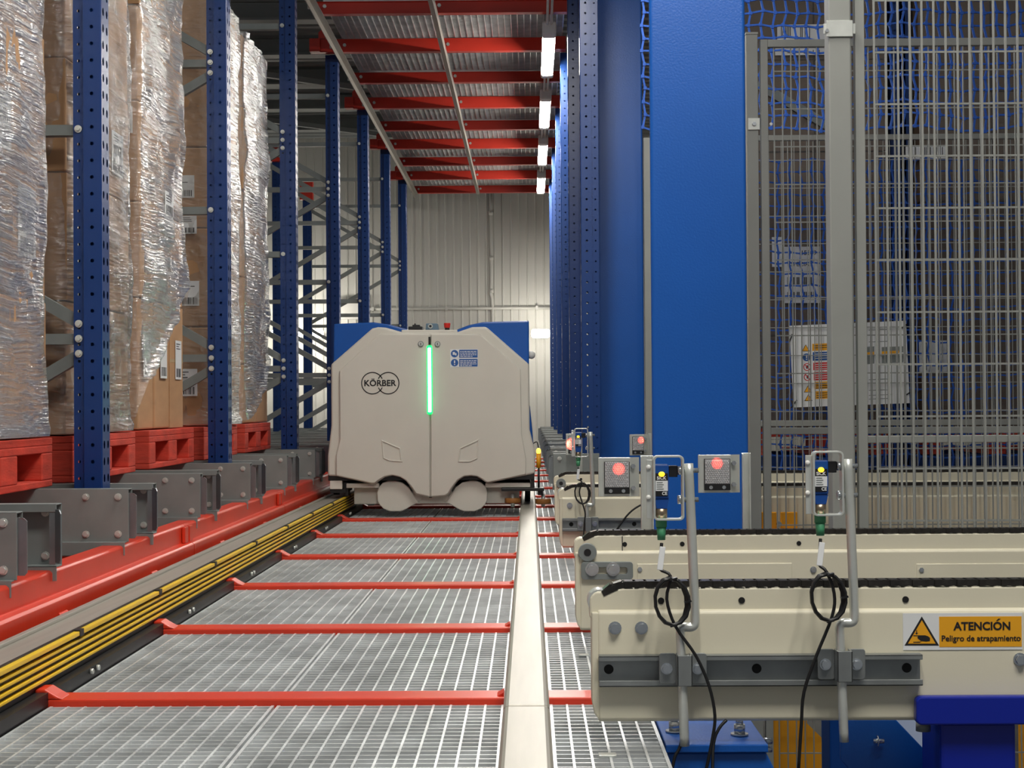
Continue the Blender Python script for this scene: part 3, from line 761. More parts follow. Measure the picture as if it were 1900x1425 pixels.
# embossed panels
for par,pts in ((DL,((708,816),(743,831),(747,857),(722,855),(711,850))),(DR,((889,814.5),(853,831),(850,857),(873,857),(886,851)))):
    cx = sum(p[0] for p in pts)/5; cy = sum(p[1] for p in pts)/5
    o_ = [R(px,py,RY-0.013) for px,py in pts]; i_ = [R(cx+(px-cx)*0.86,cy+(py-cy)*0.86,RY-0.013) for px,py in pts]
    b = MB(); b.ring(o_,i_,(0,0.007,0)); b.build('embossed_panel',M_ROBOT,par,bevel=0.002)
# locks
for par,px in ((DL,781),(DR,812)):
    p = R(px,638.5)
    b = MB(); b.m(M_GREY).cyl((p[0],RY-0.006,p[2]),(p[0],RY-0.012,p[2]),0.0155,20); b.m(M_ZINC).cyl((p[0],RY-0.012,p[2]),(p[0],RY-0.017,p[2]),0.0115,18); b.m(M_DARK).box(p[0]-0.0015,p[0]+0.0015,RY-0.0175,RY-0.0165,p[2]-0.007,p[2]+0.007); b.build('lock',M_ZINC,par)
# light strip: green shell glows to paint bloom around the lit core
p0 = R(797,641); p1 = R(798.5,769)
b = MB(); b.box(p0[0]-0.015,p0[0]+0.015,RY-0.016,RY+0.004,p1[2],p0[2]); ls = b.build('light_strip',M_LEDHALO,rob,bevel=0.009,seg=3)
b = MB(); b.box(p0[0]-0.0085,p0[0]+0.0085,RY-0.0185,RY-0.01,p1[2]+0.012,p0[2]-0.012); b.build('strip_core',M_LED,ls,bevel=0.004)
b = MB(); b.box(p0[0]-0.0045,p0[0]+0.0045,RY-0.012,RY+0.004,p0[2]+0.004,p0[2]+0.045); b.build('latch',M_BLACK,rob)
# logo
c1 = R(691.2,711); c2 = R(720.6,711); rad = 0.0565; w = 0.0052; yy = RY-0.0092
b = MB()
arc_prism(b,(c1[0],c1[2]),rad,46,314,w,40,yy,0.0008); arc_prism(b,(c2[0],c2[2]),rad,-134,134,w,40,yy,0.0008)
arc_prism(b,(c1[0],c1[2]),rad,24,48,w,6,yy,0.0008); arc_prism(b,(c1[0],c1[2]),rad,-48,-24,w,6,yy,0.0008)
arc_prism(b,(c2[0],c2[2]),rad,132,156,w,6,yy,0.0008); arc_prism(b,(c2[0],c2[2]),rad,-156,-132,w,6,yy,0.0008)
lg = b.build('logo',M_INK,DL)
text('lettering','KÖRBER',0.045,((c1[0]+c2[0])/2,yy,c1[2]+0.004),M_INK,DL,0.0011,0.168)
# safety sticker
a = R(835.5,648); z = R(887,681.5)
RQ = RY; RY = RY-0.008
st = MB().box(a[0],z[0],RY-0.0014,RY,z[2],a[2]).build('safety_sticker',M_PAPER,rob)
for k,(ya,yb) in enumerate(((649,663.5),(666,680))):
    q0 = R(852,ya); q1 = R(886.2,yb)
    b = MB(); b.m(M_STICK_B).box(q0[0],q1[0],RY-0.0022,RY-0.001,q1[2],q0[2])
    cc = R(843.5,(ya+yb)/2); b.cyl((cc[0],RY-0.001,cc[2]),(cc[0],RY-0.0022,cc[2]),0.0195,24)
    b.m(M_PAPER)
    for l in range(4):
        zz = q0[2]-0.008-l*0.0085; xe = q1[0]-0.006-(0.02 if l == 3 else 0.0)
        xs = q0[0]+0.005
        while xs < xe-0.004:
            ww = random.choice((0.008,0.012,0.016)); b.box(xs,min(xs+ww,xe),RY-0.0028,RY-0.002,zz-0.0036,zz); xs += ww+0.003
    if k == 1:
        b.box(cc[0]-0.003,cc[0]+0.003,RY-0.0028,RY-0.002,cc[2]-0.003,cc[2]+0.012); b.box(cc[0]-0.003,cc[0]+0.003,RY-0.0028,RY-0.002,cc[2]-0.012,cc[2]-0.007)
    else:
        b.box(cc[0]-0.010,cc[0]+0.002,RY-0.0028,RY-0.002,cc[2]-0.006,cc[2]+0.009); b.box(cc[0]+0.003,cc[0]+0.010,RY-0.0028,RY-0.002,cc[2]-0.009,cc[2]+0.003)
    b.build('sticker_field',M_STICK_B,rob)
RY = RQ
# blue body behind the front
bl = [(617,600),(640,599),(692,597),(720,601),(757,611),(757,640),(700,700),(640,790),(616,790)]
br = [(846,611),(870,602),(896,596.5),(960,594.5),(981.5,594),(982,790),(960,790),(900,700),(846,640)]
b = MB(); b.prism([R(px,py,RY+0.05) for px,py in bl],(0,0.95,0)); b.build('body_shell',M_BLUE,rob,bevel=0.008)
b = MB(); b.prism([R(px,py,RY+0.05) for px,py in br],(0,0.95,0)); b.build('body_shell',M_BLUE,rob,bevel=0.008)
b = MB(); b.prism([R(px,py,RY+0.08) for px,py in ((617,790),(983,750),(988,800),(991,840),(991,880),(609,880),(609,845))],(0,0.9,0)); b.build('body_shell',M_BLUE,rob,bevel=0.01)
b = MB(); b.prism([R(px,py,RY+0.03) for px,py in ((744,611.5),(848,611.5),(848,640),(744,640))],(0,0.9,0)); b.build('top_lid',M_ROBOT,rob,bevel=0.004)
# white bumper ball on the right side
p = R(986,656); b = MB(); b.ball((p[0],RY+0.25,p[2]),0.022,14); b.cyl((p[0]-0.03,RY+0.25,p[2]),(p[0],RY+0.25,p[2]),0.012,10); b.build('side_knob',M_WHITE,rob)
# top devices
def rb(x0,x1,y0,y1,dy0,dy1): 
    a = R(x0,y0); c = R(x1,y1); return (a[0],c[0],RY+dy0,RY+dy1,c[2],a[2])
b = MB(); b.box(*rb(755,781,604,611,0.1,0.2)); b.box(*rb(762,776,600.5,604,0.12,0.18)); b.box(*rb(765,768,597.5,600.5,0.14,0.16)); b.build('antenna_block',M_BLACK,rob,bevel=0.003)
b = MB(); b.prism([R(787.5,611.5,RY+0.08),R(788.5,598.5,RY+0.08),R(810,598.5,RY+0.08),R(812.5,611.5,RY+0.08)],(0,0.09,0)); hb = b.build('scanner_housing',mat('blue_grey_plastic',(98,122,140),0.4),rob,bevel=0.004)
p = R(797,604); b = MB(); b.cyl((p[0],RY+0.081,p[2]),(p[0],RY+0.07,p[2]),0.0125,18); b.build('scanner_ring',M_ZINC,hb); b = MB(); b.cyl((p[0],RY+0.071,p[2]),(p[0],RY+0.068,p[2]),0.007,14); b.build('scanner_lens',M_BLACK,hb)
p = R(828,611); q = R(828,598)
es = MB().cyl((p[0],RY+0.1,p[2]),(p[0],RY+0.1,p[2]+0.016),0.013,14).build('emergency_stop',M_BLACK,rob)
b = MB(); b.cyl((p[0],RY+0.1,p[2]+0.012),(p[0],RY+0.1,q[2]+0.001),0.0155,18,r2=0.018); b.build('red_button',M_REDP,es,bevel=0.002)
# undercarriage
b = MB(); b.box(*rb(608,992,876,890,0.02,0.9)); b.build('dark_skirt',M_BLACK,rob)
b = MB(); b.box(*rb(653,962,904,936,0.10,0.85)); b.build('chassis',M_ROBOT,rob,bevel=0.004)
b = MB(); b.box(*rb(641,702,897.5,906,0.04,0.10)); b.build('chassis_bar',M_ROBOT,rob,bevel=0.003)
b = MB(); b.box(*rb(900,984,897,905,0.04,0.10)); b.build('chassis_bar',M_ROBOT,rob,bevel=0.003)
b = MB(); b.box(*rb(640,983,888,903,0.12,0.8)); b.build('dark_underbody',M_DARK,rob)
wl = [(699,931),(698,915),(701,905),(708,897),(718,892.5),(731,892),(745,896),(757,905),(765,917),(772,928),(778,936),(770,936),(762,940),(752,946),(742,950),(722,950),(710,945),(703,938)]
wr = [(1602-x,y) for x,y in wl]
for pts in (wl,wr):
    b = MB(); b.prism([R(px,py,RY+0.045) for px,py in pts],(0,0.06,0)); wc = b.build('wheel_cover',M_ROBOT,rob,bevel=0.005)
b = MB(); b.prism([R(px,py,RY+0.06) for px,py in ((762,912),(838,912),(838,936),(762,936))],(0,0.05,0)); b.build('cover_bridge',M_ROBOT,rob,bevel=0.004)
for px in (775,824):
    p = R(px,923.5); b = MB(); b.cyl((p[0],RY+0.06,p[2]),(p[0],RY+0.052,p[2]),0.022,20); b.build('cover_plug',M_ROBOT,rob,bevel=0.002)
for xw,zw in ((-1.05,0.17),(-0.012,0.127)):
    for dy in (0.3,0.75):
        b = MB(); b.cyl((xw-0.015,RY+dy,zw),(xw+0.015,RY+dy,zw),0.062,24); b.build('wheel',M_BLACK,rob)
# left running gear on the rail
b = MB(); b.box(*rb(611,634,890,908,0.02,0.3)); b.build('wheel_block',M_ROBOT,rob,bevel=0.003)
b = MB(); b.box(*rb(611,640,908,915,0.03,0.35)); b.build('rail_guide_pad',M_BLACK,rob)
b = MB(); b.box(*rb(636,644,896,921,0.05,0.15)); b.build('collector_arm',M_BLACK,rob)
# right guide arm with rollers straddling the beam
b = MB(); b.box(*rb(930,1010,906,911.5,0.02,0.14)); b.box(*rb(998,1008,911,920,0.04,0.1)); b.build('guide_arm',M_BLACK,rob,bevel=0.003)
b = MB(); b.box(*rb(984,992,885,906,0.03,0.15)); b.build('arm_post',M_BLACK,rob)
for px0,px1 in ((936,966),(993,1023)):
    a = R(px0,922.5); c = R(px1,935); x = (a[0]+c[0])/2; rr = (c[0]-a[0])/2
    b = MB(); b.cyl((x,RY+0.07,0.066 if px0 > 990 else 0.072),(x,RY+0.07,0.094 if px0 > 990 else 0.098),rr,24); g = b.build('guide_roller',M_RUBBER,rob,bevel=0.004)
    b = MB(); b.cyl((x,RY+0.07,0.05),(x,RY+0.07,0.12),0.011,10); b.build('roller_pin',M_ZINC,g)
# side lamp
a = R(996,869); c = R(1003,842)
b = MB(); b.cyl(((a[0]+c[0])/2,RY+0.07,a[2]),((a[0]+c[0])/2,RY+0.07,c[2]),0.0125,14); sb = b.build('signal_lamp',M_ORANGE,rob)
b = MB(); b.ball(((a[0]+c[0])/2,RY+0.07,c[2]+0.012),0.0125,12,(1,1,1.3)); b.build('lamp_glass',M_AMBER,sb)
b = MB(); b.cyl(((a[0]+c[0])/2,RY+0.07,a[2]),((a[0]+c[0])/2,RY+0.07,a[2]-0.11),0.006,8); b.build('lamp_stem',M_BLACK,sb)
b = MB(); b.tube([((a[0]+c[0])/2,RY+0.08,c[2]+0.03),((a[0]+c[0])/2-0.008,RY+0.1,c[2]+0.06),((a[0]+c[0])/2-0.03,RY+0.13,c[2]+0.05)],0.003,6); b.build('lamp_cable',M_BLACK,sb)
# ================================================================== CHAIN CONVEYORS
def pxprism(mb, pts, Y, yo, t=0.0005): mb.prism([(at(a,b_,Y=Y).x,yo,at(a,b_,Y=Y).z) for a,b_ in pts],(0,t,0))
def strand(Y, X0, X1, roller, label, mesh_stub=True):
    t = thing('chain_conveyor',(X0,Y,0.034),label,'conveyor','chain conveyor strands')
    zb, zf, zg, zc = 0.034, 0.231, 0.268, 0.278
    b = MB()
    prof = [(Y+0.045,zb),(Y+0.006,zb),(Y,zb+0.006),(Y,zf-0.006),(Y+0.006,zf),(Y+0.045,zf)]
    pr = [Vector((X0+0.008,y,z)) for y,z in prof] 
    b.prism(pr,(X1-X0-0.008,0,0)); b.build('side_panel',M_CREAM,t,bevel=0.004,seg=3)
    # end plate with rounded lower corner
    b = MB()
    e = [(X0-0.003,zf-0.004),(X0-0.003,zb+0.035),(X0+0.001,zb+0.015),(X0+0.01,zb+0.003),(X0+0.01,zf-0.004)]
    b.prism([(x,Y+0.0015,z) for x,z in e],(0,0.05,0)); b.build('end_plate',M_CREAM,t,bevel=0.003)
    # chain guide
    ac = (X0+0.012,zf+0.014); ar = 0.0178
    g = [(X0+0.012-ar,zf-0.015)]+[(ac[0]+ar*math.cos(math.radians(q)),ac[1]+ar*math.sin(math.radians(q))) for q in (180,160,140,120,100,80,60)]+[(X0+0.034,zg-0.004),(X0+0.055,zg),(X1,zg),(X1,zf-0.015)]
    b = MB(); b.prism([(x,Y+0.008,z) for x,z in g],(0,0.045,0)); b.build('chain_guide',M_CREAM,t,bevel=0.003)
    # chain
    b = MB(); x = X0+0.02; k = 0
    path = [(X0+0.018,zf+0.026),(X0+0.028,zg-0.002),(X0+0.05,zc-0.003),(X1,zc-0.003)]
    def zp(x):
        for (xa,za),(xb,zbb) in zip(path,path[1:]):
            if x <= xb: return za+(zbb-za)*(x-xa)/(xb-xa)
        return path[-1][1]
    pitch = 0.0195
    while x < X1-pitch:
        za, zb2 = zp(x), zp(x+pitch)
        for yy,s in ((Y+0.010,0),(Y+0.040,1)):
            o = 0.0015 if k % 2 else -0.0015
            b.bar((x-0.003,yy+o,za),(x+pitch+0.003,yy+o,zb2),0.003,0.0105)
        b.cyl((x,Y+0.012,za),(x,Y+0.04,za),0.0052,8)
        b.bar((x-0.003,Y+0.025,za+0.004),(x+pitch*0.6,Y+0.025,zb2+0.004),0.028,0.003)
        x += pitch; k += 1
    b.build('chain',mat_chain,t)
    if roller:
        xc, zr = X0+0.027, 0.228
        b = MB(); b.cyl((xc,Y-0.012,zr),(xc,Y-0.001,zr),0.0228,28); ro = b.build('end_roller',M_GREY,t,bevel=0.002)
        b = MB(); b.cyl((xc,Y-0.0135,zr),(xc,Y-0.011,zr),0.009,14); b.build('roller_hub',M_BLACK,ro)
    else:
        xc, zr = X0+0.012, zf+0.014
        b = MB(); b.cyl((xc,Y+0.012,zr),(xc,Y+0.05,zr),0.0215,28); b.build('end_sprocket',M_ZINC,t,bevel=0.001)
    for xx in (X0+0.12,X0+0.262,X0+0.55):
        b = MB(); b.cyl((xx,Y+0.009,zg-0.022),(xx,Y+0.0065,zg-0.022),0.0058,14); b.build('hole_plug',M_DARK,t)  # dark discs paint the shade inside open holes
    return t
mat_chain = mat('dark_oiled_chain',(74,70,66),0.32,0.8,0.25,60)
S1 = strand(2.85,0.110,1.15,False,'nearest cream chain conveyor beam, bearing the orange hand warning sticker')
S2 = strand(4.0,0.114,1.6,True,'cream chain conveyor beam with grey end roller just behind the nearest conveyor beam')
S3 = strand(6.3,0.117,2.4,False,'third cream chain conveyor beam, with one small cable loop hanging before it')
S4 = strand(7.47,0.117,2.8,True,'farthest cream chain conveyor beam, with a small end roller near the rail vehicle')
def slot_rail(t, Y, x0, x1, z0, z1, holes):
    b = MB(); y = Y-0.002
    h = z1-z0
    b.box(x0,x1,y-0.002,y,z0+0.004,z1-0.004)
    for (za,zb) in ((z1-0.009,z1),(z0,z0+0.011)):
        b.box(x0,x1,y-0.022,y-0.019,za,zb); 
    b.box(x0,x1,y-0.022,y,z1-0.003,z1); b.box(x0,x1,y-0.022,y,z0,z0+0.003)
    b.build('slot_rail',M_GALV,t,bevel=0.0012)
    for xx in holes:
        b = MB(); b.cyl((xx,y-0.003,(z0+z1)/2+0.001),(xx,y-0.0021,(z0+z1)/2+0.001),0.0085,16); b.build('rail_hole',M_DARK,t)
k1 = 3000/2.85
def x1_(px): return at(px,1200,Y=2.85).x
slot_rail(S1,2.85,x1_(1110),x1_(1706),0.100,0.154,[x1_(1129),x1_(1403),x1_(1681)])
for px in (1141,1190):
    p = at(px,1165,Y=2.85); b = MB(); hexbolt(b,(p.x,2.85,p.z),0.0085,0.010); b.build('bolt',M_BOLT,S1)
p = at(1892,1223,Y=2.85); b = MB(); hexbolt(b,(p.x,2.85,p.z),0.0085,0.010); b.build('bolt',M_BOLT,S1)
slot_rail(S3,6.3,0.125,0.60,0.100,0.150,[0.16,0.405])
p = at(1057,938,Y=6.3); b = MB(); hexbolt(b,(p.x,6.3,p.z),0.0085,0.01); b.build('bolt',M_BOLT,S3)
q = at(1155,1012,Y=4.0); b = MB(); b.box(q.x-0.001,q.x+0.001,4.0065,4.012,0.225,0.266); b.build('guide_joint',M_DARK,S2)
# strand 2 tension plate, bolts, embossed covers
a = at(1078,1042,Y=4.0); c = at(1174,1074,Y=4.0)
b = MB(); b.ring([(x,y,z) for x,y,z in rrect(a.x,c.x,c.z,a.z,0.008,3.986)],[(x,y,z) for x,y,z in rrect(a.x+0.035,c.x-0.014,c.z+0.013,a.z-0.013,0.006,3.986)],(0,0.012,0)); b.build('slotted_plate',M_GREY,S2,bevel=0.001)
for px in (1098,1137):
    p = at(px,1055,Y=4.0); b = MB(); hexbolt(b,(p.x,3.987,p.z),0.0125,0.013); b.build('bolt',M_BOLT,S2)
for px,py in ((1187,1056),(1509,1057),(1709,1057)):
    p = at(px,py,Y=4.0); b = MB(); hexbolt(b,(p.x,4.0,p.z),0.006,0.007,washer=px>1300); b.build('bolt',M_BOLT,S2)
for xa,xb,ya in ((1182,1470,1046),(1700,2300,1046)):
    a = at(xa,ya,Y=4.0); c = at(xb,1110,Y=4.0)
    b = MB(); b.box(a.x,c.x,3.9975,4.001,c.z,a.z); b.build('panel_embossing',M_CREAM,S2,bevel=0.002)
# warning sticker
a = at(1675,1138,Y=2.85); c = at(1897,1205,Y=2.85); y = 2.8488
b = MB(); b.box(a.x,c.x,y,2.8502,c.z,a.z); stk = b.build('warning_sticker',M_PAPER,S1)
a2 = at(1742,1144,Y=2.85); c2 = at(1895.5,1199.5,Y=2.85)
b = MB(); b.box(a2.x,c2.x,y-0.0005,y+0.0005,c2.z,a2.z); b.build('sticker_field',M_STICK_Y,stk)
m = at(1819,1160,Y=2.85); text('lettering','ATENCION',0.02,(m.x+0.002,y-0.0008,m.z-0.0012),M_INK,stk,0.0006,0.0995)
b = MB(); pxprism(b,[(1852,1147.5),(1856,1147.5),(1850.5,1151.5),(1847.5,1151.5)],2.85,y-0.0012); b.build('letter_accent',M_INK,stk)
m = at(1820,1185,Y=2.85); text('lettering','Peligro de atrapamiento',0.012,(m.x,y-0.0008,m.z-0.0005),M_INK,stk,0.0002,0.138)
def tri(cx, ybase, ytop, half, Y, yo, mt_in, par, name='warning_triangle'):
    B = [at(cx-half,ybase,Y=Y),at(cx+half,ybase,Y=Y),at(cx,ytop,Y=Y)]
    cen = (B[0]+B[1]+B[2])/3
    b = MB(); b.m(M_INK).prism([(p.x,yo,p.z) for p in B],(0,0.0006,0))
    b.m(mt_in).prism([(cen.x+(p.x-cen.x)*0.8,yo-0.0004,cen.z+(p.z-cen.z)*0.8) for p in B],(0,0.0006,0))
    return b.build(name,M_INK,par)
tri(1710,1197.5,1143.5,32,2.85,y-0.0004,M_STICK_Y,stk)
b = MB(); yo = y-0.0012
pxprism(b,[(1702,1181),(1706,1178.5),(1716,1178.5),(1721,1180),(1725,1183),(1725,1189),(1718,1190),(1708,1189),(1702,1184)],2.85,yo)
pxprism(b,[(1694,1178.5),(1706,1178.5),(1706,1180),(1694,1180)],2.85,yo); pxprism(b,[(1694,1190.5),(1709,1190),(1706,1192),(1694,1192)],2.85,yo)
pxprism(b,[(1699.5,1169),(1701,1169),(1701,1174),(1703,1174),(1700.2,1177.5),(1697.5,1174),(1699.5,1174)],2.85,yo); b.build('hand_pictogram',M_INK,stk)
# ================================================================== SENSORS
def sensor(dX, dY, dZ, cable, label):
    Y = 2.80+dY
    def W(px,py,yo=0.0):
        p = at(px,py,Y=2.80); return Vector((p.x+dX,Y+yo,p.z+dZ))
    base = W(1264,1300)
    t = thing('photo_sensor',base,label,'sensor','photoelectric sensors on rods')
    # rod
    b = MB()
    b.tube([W(1270.5,1384),W(1267,1290),W(1264,1210),W(1262.5,1180),W(1263.5,1168),W(1270,1163.5),W(1280,1163.5),W(1287,1161),W(1289.5,1152),W(1288.5,1110),W(1283,980),W(1277.5,860)],0.0082,12)
    rod = b.build('rod',M_ZINC,t)
    # clamp
    b = MB()
    for pa,pb in ((1224,1256),(1283,1313)):
        a = W(pa,1214); c = W(pb,1271)
        b.prism([(x,Y+0.012,z) for x,_,z in rrect(a.x,c.x,c.z,a.z,0.005,0)],(0,0.004,0))
    a = W(1255,1214); c = W(1284,1271); b.box(a.x,c.x,Y-0.014,Y-0.010,c.z,a.z); b.box(a.x,a.x+0.003,Y-0.014,Y+0.016,c.z,a.z); b.box(c.x-0.003,c.x,Y-0.014,Y+0.016,c.z,a.z)
    cl = b.build('clamp',M_GALV,t,bevel=0.001)
    for px in (1238,1296):
        q = W(px,1242.5); b = MB(); hexbolt(b,(q.x,Y+0.012,q.z),0.0075,0.01); b.build('bolt',M_BOLT,cl)
    # bracket ring
    a = W(1211,845); c = W(1269,965)
    o_ = [Vector((x,Y-0.012,z)) for x,_,z in rrect(a.x,c.x,c.z,a.z,0.008,0)]
    i_ = [Vector((x,Y-0.012,z)) for x,_,z in rrect(a.x+0.0035,c.x-0.0035,c.z+0.0035,a.z-0.0035,0.005,0)]
    b = MB(); b.ring(o_,i_,(0,0.024,0)); br = b.build('bracket',M_ZINC,t,bevel=0.0006)
    a = W(1199,853); c = W(1212,962)
    b = MB(); b.box(a.x,c.x-0.001,Y-0.002,Y+0.001,c.z,a.z); b.build('bracket_flange',M_ZINC,t,bevel=0.0006)
    for py in (873,927):
        q = W(1266,py); b = MB(); b.cyl((q.x,Y,q.z),(q.x+0.028,Y,q.z),0.0042,12); b.cyl((q.x-0.008,Y,q.z),(q.x,Y,q.z),0.0085,6); b.cyl((q.x,Y-0.0,q.z),(q.x+0.002,Y,q.z),0.0105,16); b.build('bracket_bolt',M_BOLT,br)
    for py in (867,923):
        q = W(1203,py,-0.003); b = MB(); b.ball(q,0.0045,10,(1,0.6,1)); b.build('rivet',M_WHITE,br)
    # body
    a = W(1213,862); c = W(1241,925)
    b = MB(); b.box(a.x,c.x,Y-0.006,Y+0.02,c.z,a.z); bd = b.build('sensor_body',M_SBLUE,t,bevel=0.002)
    pts = [W(1215,925),W(1241,925),W(1240,931),W(1237,944),W(1218,944),W(1215,932)]
    b = MB(); b.prism([(p.x,Y-0.004,p.z) for p in pts],(0,0.02,0)); b.build('sensor_neck',M_SBLUE,t,bevel=0.001)
    a = W(1215.5,878); c = W(1238.5,891.5); b = MB(); b.box(a.x,c.x,Y-0.0072,Y-0.005,c.z,a.z); b.build('label_band',M_BLACK,bd)
    a = W(1216,891.5); c = W(1238.5,910.5); b = MB(); b.box(a.x,c.x,Y-0.0072,Y-0.005,c.z,a.z)
    b.m(M_GREY) if False else None
    b.build('label_plate',M_PAPER,bd)
    b = MB()
    for k in range(4):
        q0 = W(1218,894+k*4); q1 = W(1229+2*(k%2),895.6+k*4); b.box(q0.x,q1.x,Y-0.0076,Y-0.007,q1.z,q0.z)
    b.build('label_print',M_GREY,bd)
    a = W(1216,910.5); c = W(1238.5,920); b = MB(); b.box(a.x,c.x,Y-0.0072,Y-0.005,c.z,a.z); b.build('label_band',M_BLACK,bd)
    text('lettering','SICK',0.007,tuple(W(1227,886.5,-0.0076)),M_PAPER,bd,0.0002,0.0165)
    text('lettering','CE',0.007,tuple(W(1232.5,915,-0.0076)),M_PAPER,bd,0.0002,0.009)
    q = W(1227,879.5); b = MB(); b.ball((q.x,Y-0.0075,q.z),0.0055,12,(1,0.6,0.8)); b.build('status_light',M_LEDY,bd)
    a = W(1243,864); c = W(1257,885); b = MB(); b.box(a.x-0.002,c.x,Y-0.002,Y+0.012,c.z,a.z); b.build('mounting_block',M_BLACK,t,bevel=0.001)
    a = W(1226,944); c = W(1228,961); b = MB(); b.cyl((a.x+0.001,Y+0.004,a.z),(a.x+0.001,Y+0.004,c.z),0.0105,8); b.build('nut',M_BRASS,t)
    b = MB(); x = a.x+0.001
    z0 = W(0,963).z; z1 = W(0,985).z; z2 = W(0,1009).z
    b.cyl((x,Y+0.004,z0),(x,Y+0.004,z1),0.0098,14); b.cyl((x,Y+0.004,z1),(x,Y+0.004,z2),0.0085,14,r2=0.0068); b.build('connector',M_GREEN,t)
    pts = [W(1228,1008,0.004),W(1226,1030,0.0),W(1224,1055,-0.004)]+[W(px,py,-0.012) for px,py in cable]
    b = MB(); b.tube(pts,0.0029,8); b.build('cable',M_BLACK,t)
    b = MB(); b.bar(W(1229.5,1014,-0.0035),W(1223.5,1057,-0.008),0.010,0.003,(0,1,0)); b.build('cable_tag',M_PAPER,t,bevel=0.001)
    # coil
    cx, cy = cable[0]
    b = MB()
    for k in range(3):
        o = k*1.3
        b.tube([W(cx+2+(29+o)*math.sin(a_)*1.0+o-2+10*math.cos(a_)*-0.25,cy+46-(44-o*0.5)*math.cos(a_),-0.014-0.003*k) for a_ in [2*math.pi*q/14 for q in range(15)]],0.0029,8,False)
    co = b.build('cable_coil',M_BLACK,t)
    for px,py in ((cx+4,cy+4),(cx+4,cy+90),(cx+30,cy+46)):
        q = W(px,py,-0.02); b = MB(); b.bar(q-Vector((0.005,0,0.001)),q+Vector((0.007,0,0.002)),0.012,0.003); b.build('cable_tie',M_BLACK,co)
    return t
sensor(0,0,0,[(1243,1068),(1236,1110),(1252,1160),(1290,1215),(1314,1270),(1325,1325),(1320,1370),(1308,1430)],'blue photoelectric sensor on a bent rod at the end of the nearest conveyor')
sensor(0.2745,0,0.006,[(1236,1068),(1250,1108),(1246,1150),(1216,1225),(1194,1290),(1189,1350),(1184,1430)],'blue photoelectric sensor on a bent rod, directly left of the orange warning sticker')
sensor(-0.0395,3.45,-0.004,[(1242,1068),(1232,1110),(1246,1160),(1256,1200),(1252,1250),(1247,1320)],'small distant photoelectric sensor on a rod, on the third conveyor beam')
# ================================================================== REFLECTORS
def reflector(box, Y, post_dx, label, post_px):
    x0,x1,y0,y1 = box
    a = at(x0,y0,Y=Y); c = at(x1,y1,Y=Y)
    t = thing('reflector',(a.x,Y,0.2),label,'reflector','reflectors on posts')
    w = c.x-a.x; h = a.z-c.z; f = w*0.78
    b = MB(); b.box(a.x,a.x+f,Y,Y+0.002,c.z,a.z); b.box(a.x,a.x+0.002,Y-0.006,Y,c.z,a.z); b.build('mounting_plate',M_ZINC,t,bevel=0.0008)
    b = MB(); b.prism([(a.x+f,Y,c.z),(a.x+w,Y+0.012,c.z),(a.x+w,Y+0.012,a.z),(a.x+f,Y,a.z)],(0,0.002,0)); fl = b.build('folded_flange',M_ZINC,t)
    for k in (0.22,0.78):
        z = a.z-h*k; b = MB(); b.cyl((a.x+f*1.08,Y-0.0,z),(a.x+f*1.08,Y-0.01,z),0.0062,6); b.build('bolt',M_BOLT,fl)
    ra, rb_ = a.x+w*0.14, a.x+w*0.755; rt, rbm = a.z-h*0.10, c.z+h*0.07
    b = MB(); b.box(ra,rb_,Y-0.009,Y-0.0005,rbm,rt); fr_ = b.build('reflector_frame',M_BLACK,t,bevel=0.0012)
    b = MB(); xa_, xb_, za_, zb_ = ra+0.0018, rb_-0.0018, rbm+h*0.17, rt-0.0018
    b.box(xa_,xb_,Y-0.0098,Y-0.008,za_,zb_)
    hp = 0.0056; row = 0; zz = za_+hp*0.55
    while zz < zb_-hp*0.4:
        xx = xa_+hp*(0.55+0.5*(row%2))
        while xx < xb_-hp*0.45:
            k0 = b.add([(xx+hp*0.56*math.sin(math.pi*q/3),Y-0.0099,zz+hp*0.56*math.cos(math.pi*q/3)) for q in range(6)]+[(xx,Y-0.0125,zz)])
            for q in range(6): b.face([k0+q,k0+(q+1)%6,k0+6])
            xx += hp
        zz += hp*0.87; row += 1
    b.build('reflector_face',M_PRISM,fr_)
    for k in (0.25,0.75):
        xx = ra+(rb_-ra)*k; zz = rbm+h*0.075
        b = MB(); b.cyl((xx,Y-0.009,zz),(xx,Y-0.011,zz),0.0048,12); b.build('screw',M_BOLT,fr_)
    p0 = at(post_px[0],y0,Y=Y).x; p1 = at(post_px[1],y0,Y=Y).x
    b = MB(); b.box(p0,p1,Y+0.012,Y+0.016,0.0,a.z+0.004); b.box(p1-0.003,p1,Y-0.008,Y+0.016,0.0,a.z+0.004); b.box(p0,p0+0.003,Y-0.004,Y+0.016,0.03,a.z+0.002); b.build('post',M_ZINC,t,bevel=0.0008)
    return (ra+rb_)/2, Y, a.z
reflector((1110,1187,849,921),4.15,0,'square reflector with red spot, just left of the end sensor of the nearest conveyor',(1189,1212))
reflector((1295,1374,844,914),4.15,0,'square reflector with a red light spot in front of the wide blue column',(1377,1392))
reflector((1050,1080,805,844),7.6,0,'small reflector glowing red behind the distant photoelectric sensor',(1074,1080))
reflector((1168,1203,806,845),7.6,0,'small reflector with red spot before the gap between the two blue columns',(1203,1208.5))
b = MB(); b.tube([at(1215,928,Y=6.266),at(1197,933,Y=6.266),at(1172,948,Y=6.266),at(1152,972,Y=6.266),at(1139,1000,Y=6.266),at(1132,1080,Y=6.266)],0.0036,8)
tag(b.build('cable',M_BLACK),'thin black cable arching down in front of the third conveyor beam','cable')
b = MB(); b.tube([at(1272,1340,Y=2.835),at(1262,1385,Y=2.83),at(1252,1405,Y=2.825),at(1245,1440,Y=2.82)],0.0029,8)
tag(b.build('cable',M_BLACK),'black cable emerging below the sensor rod at the end of the nearest conveyor','cable')
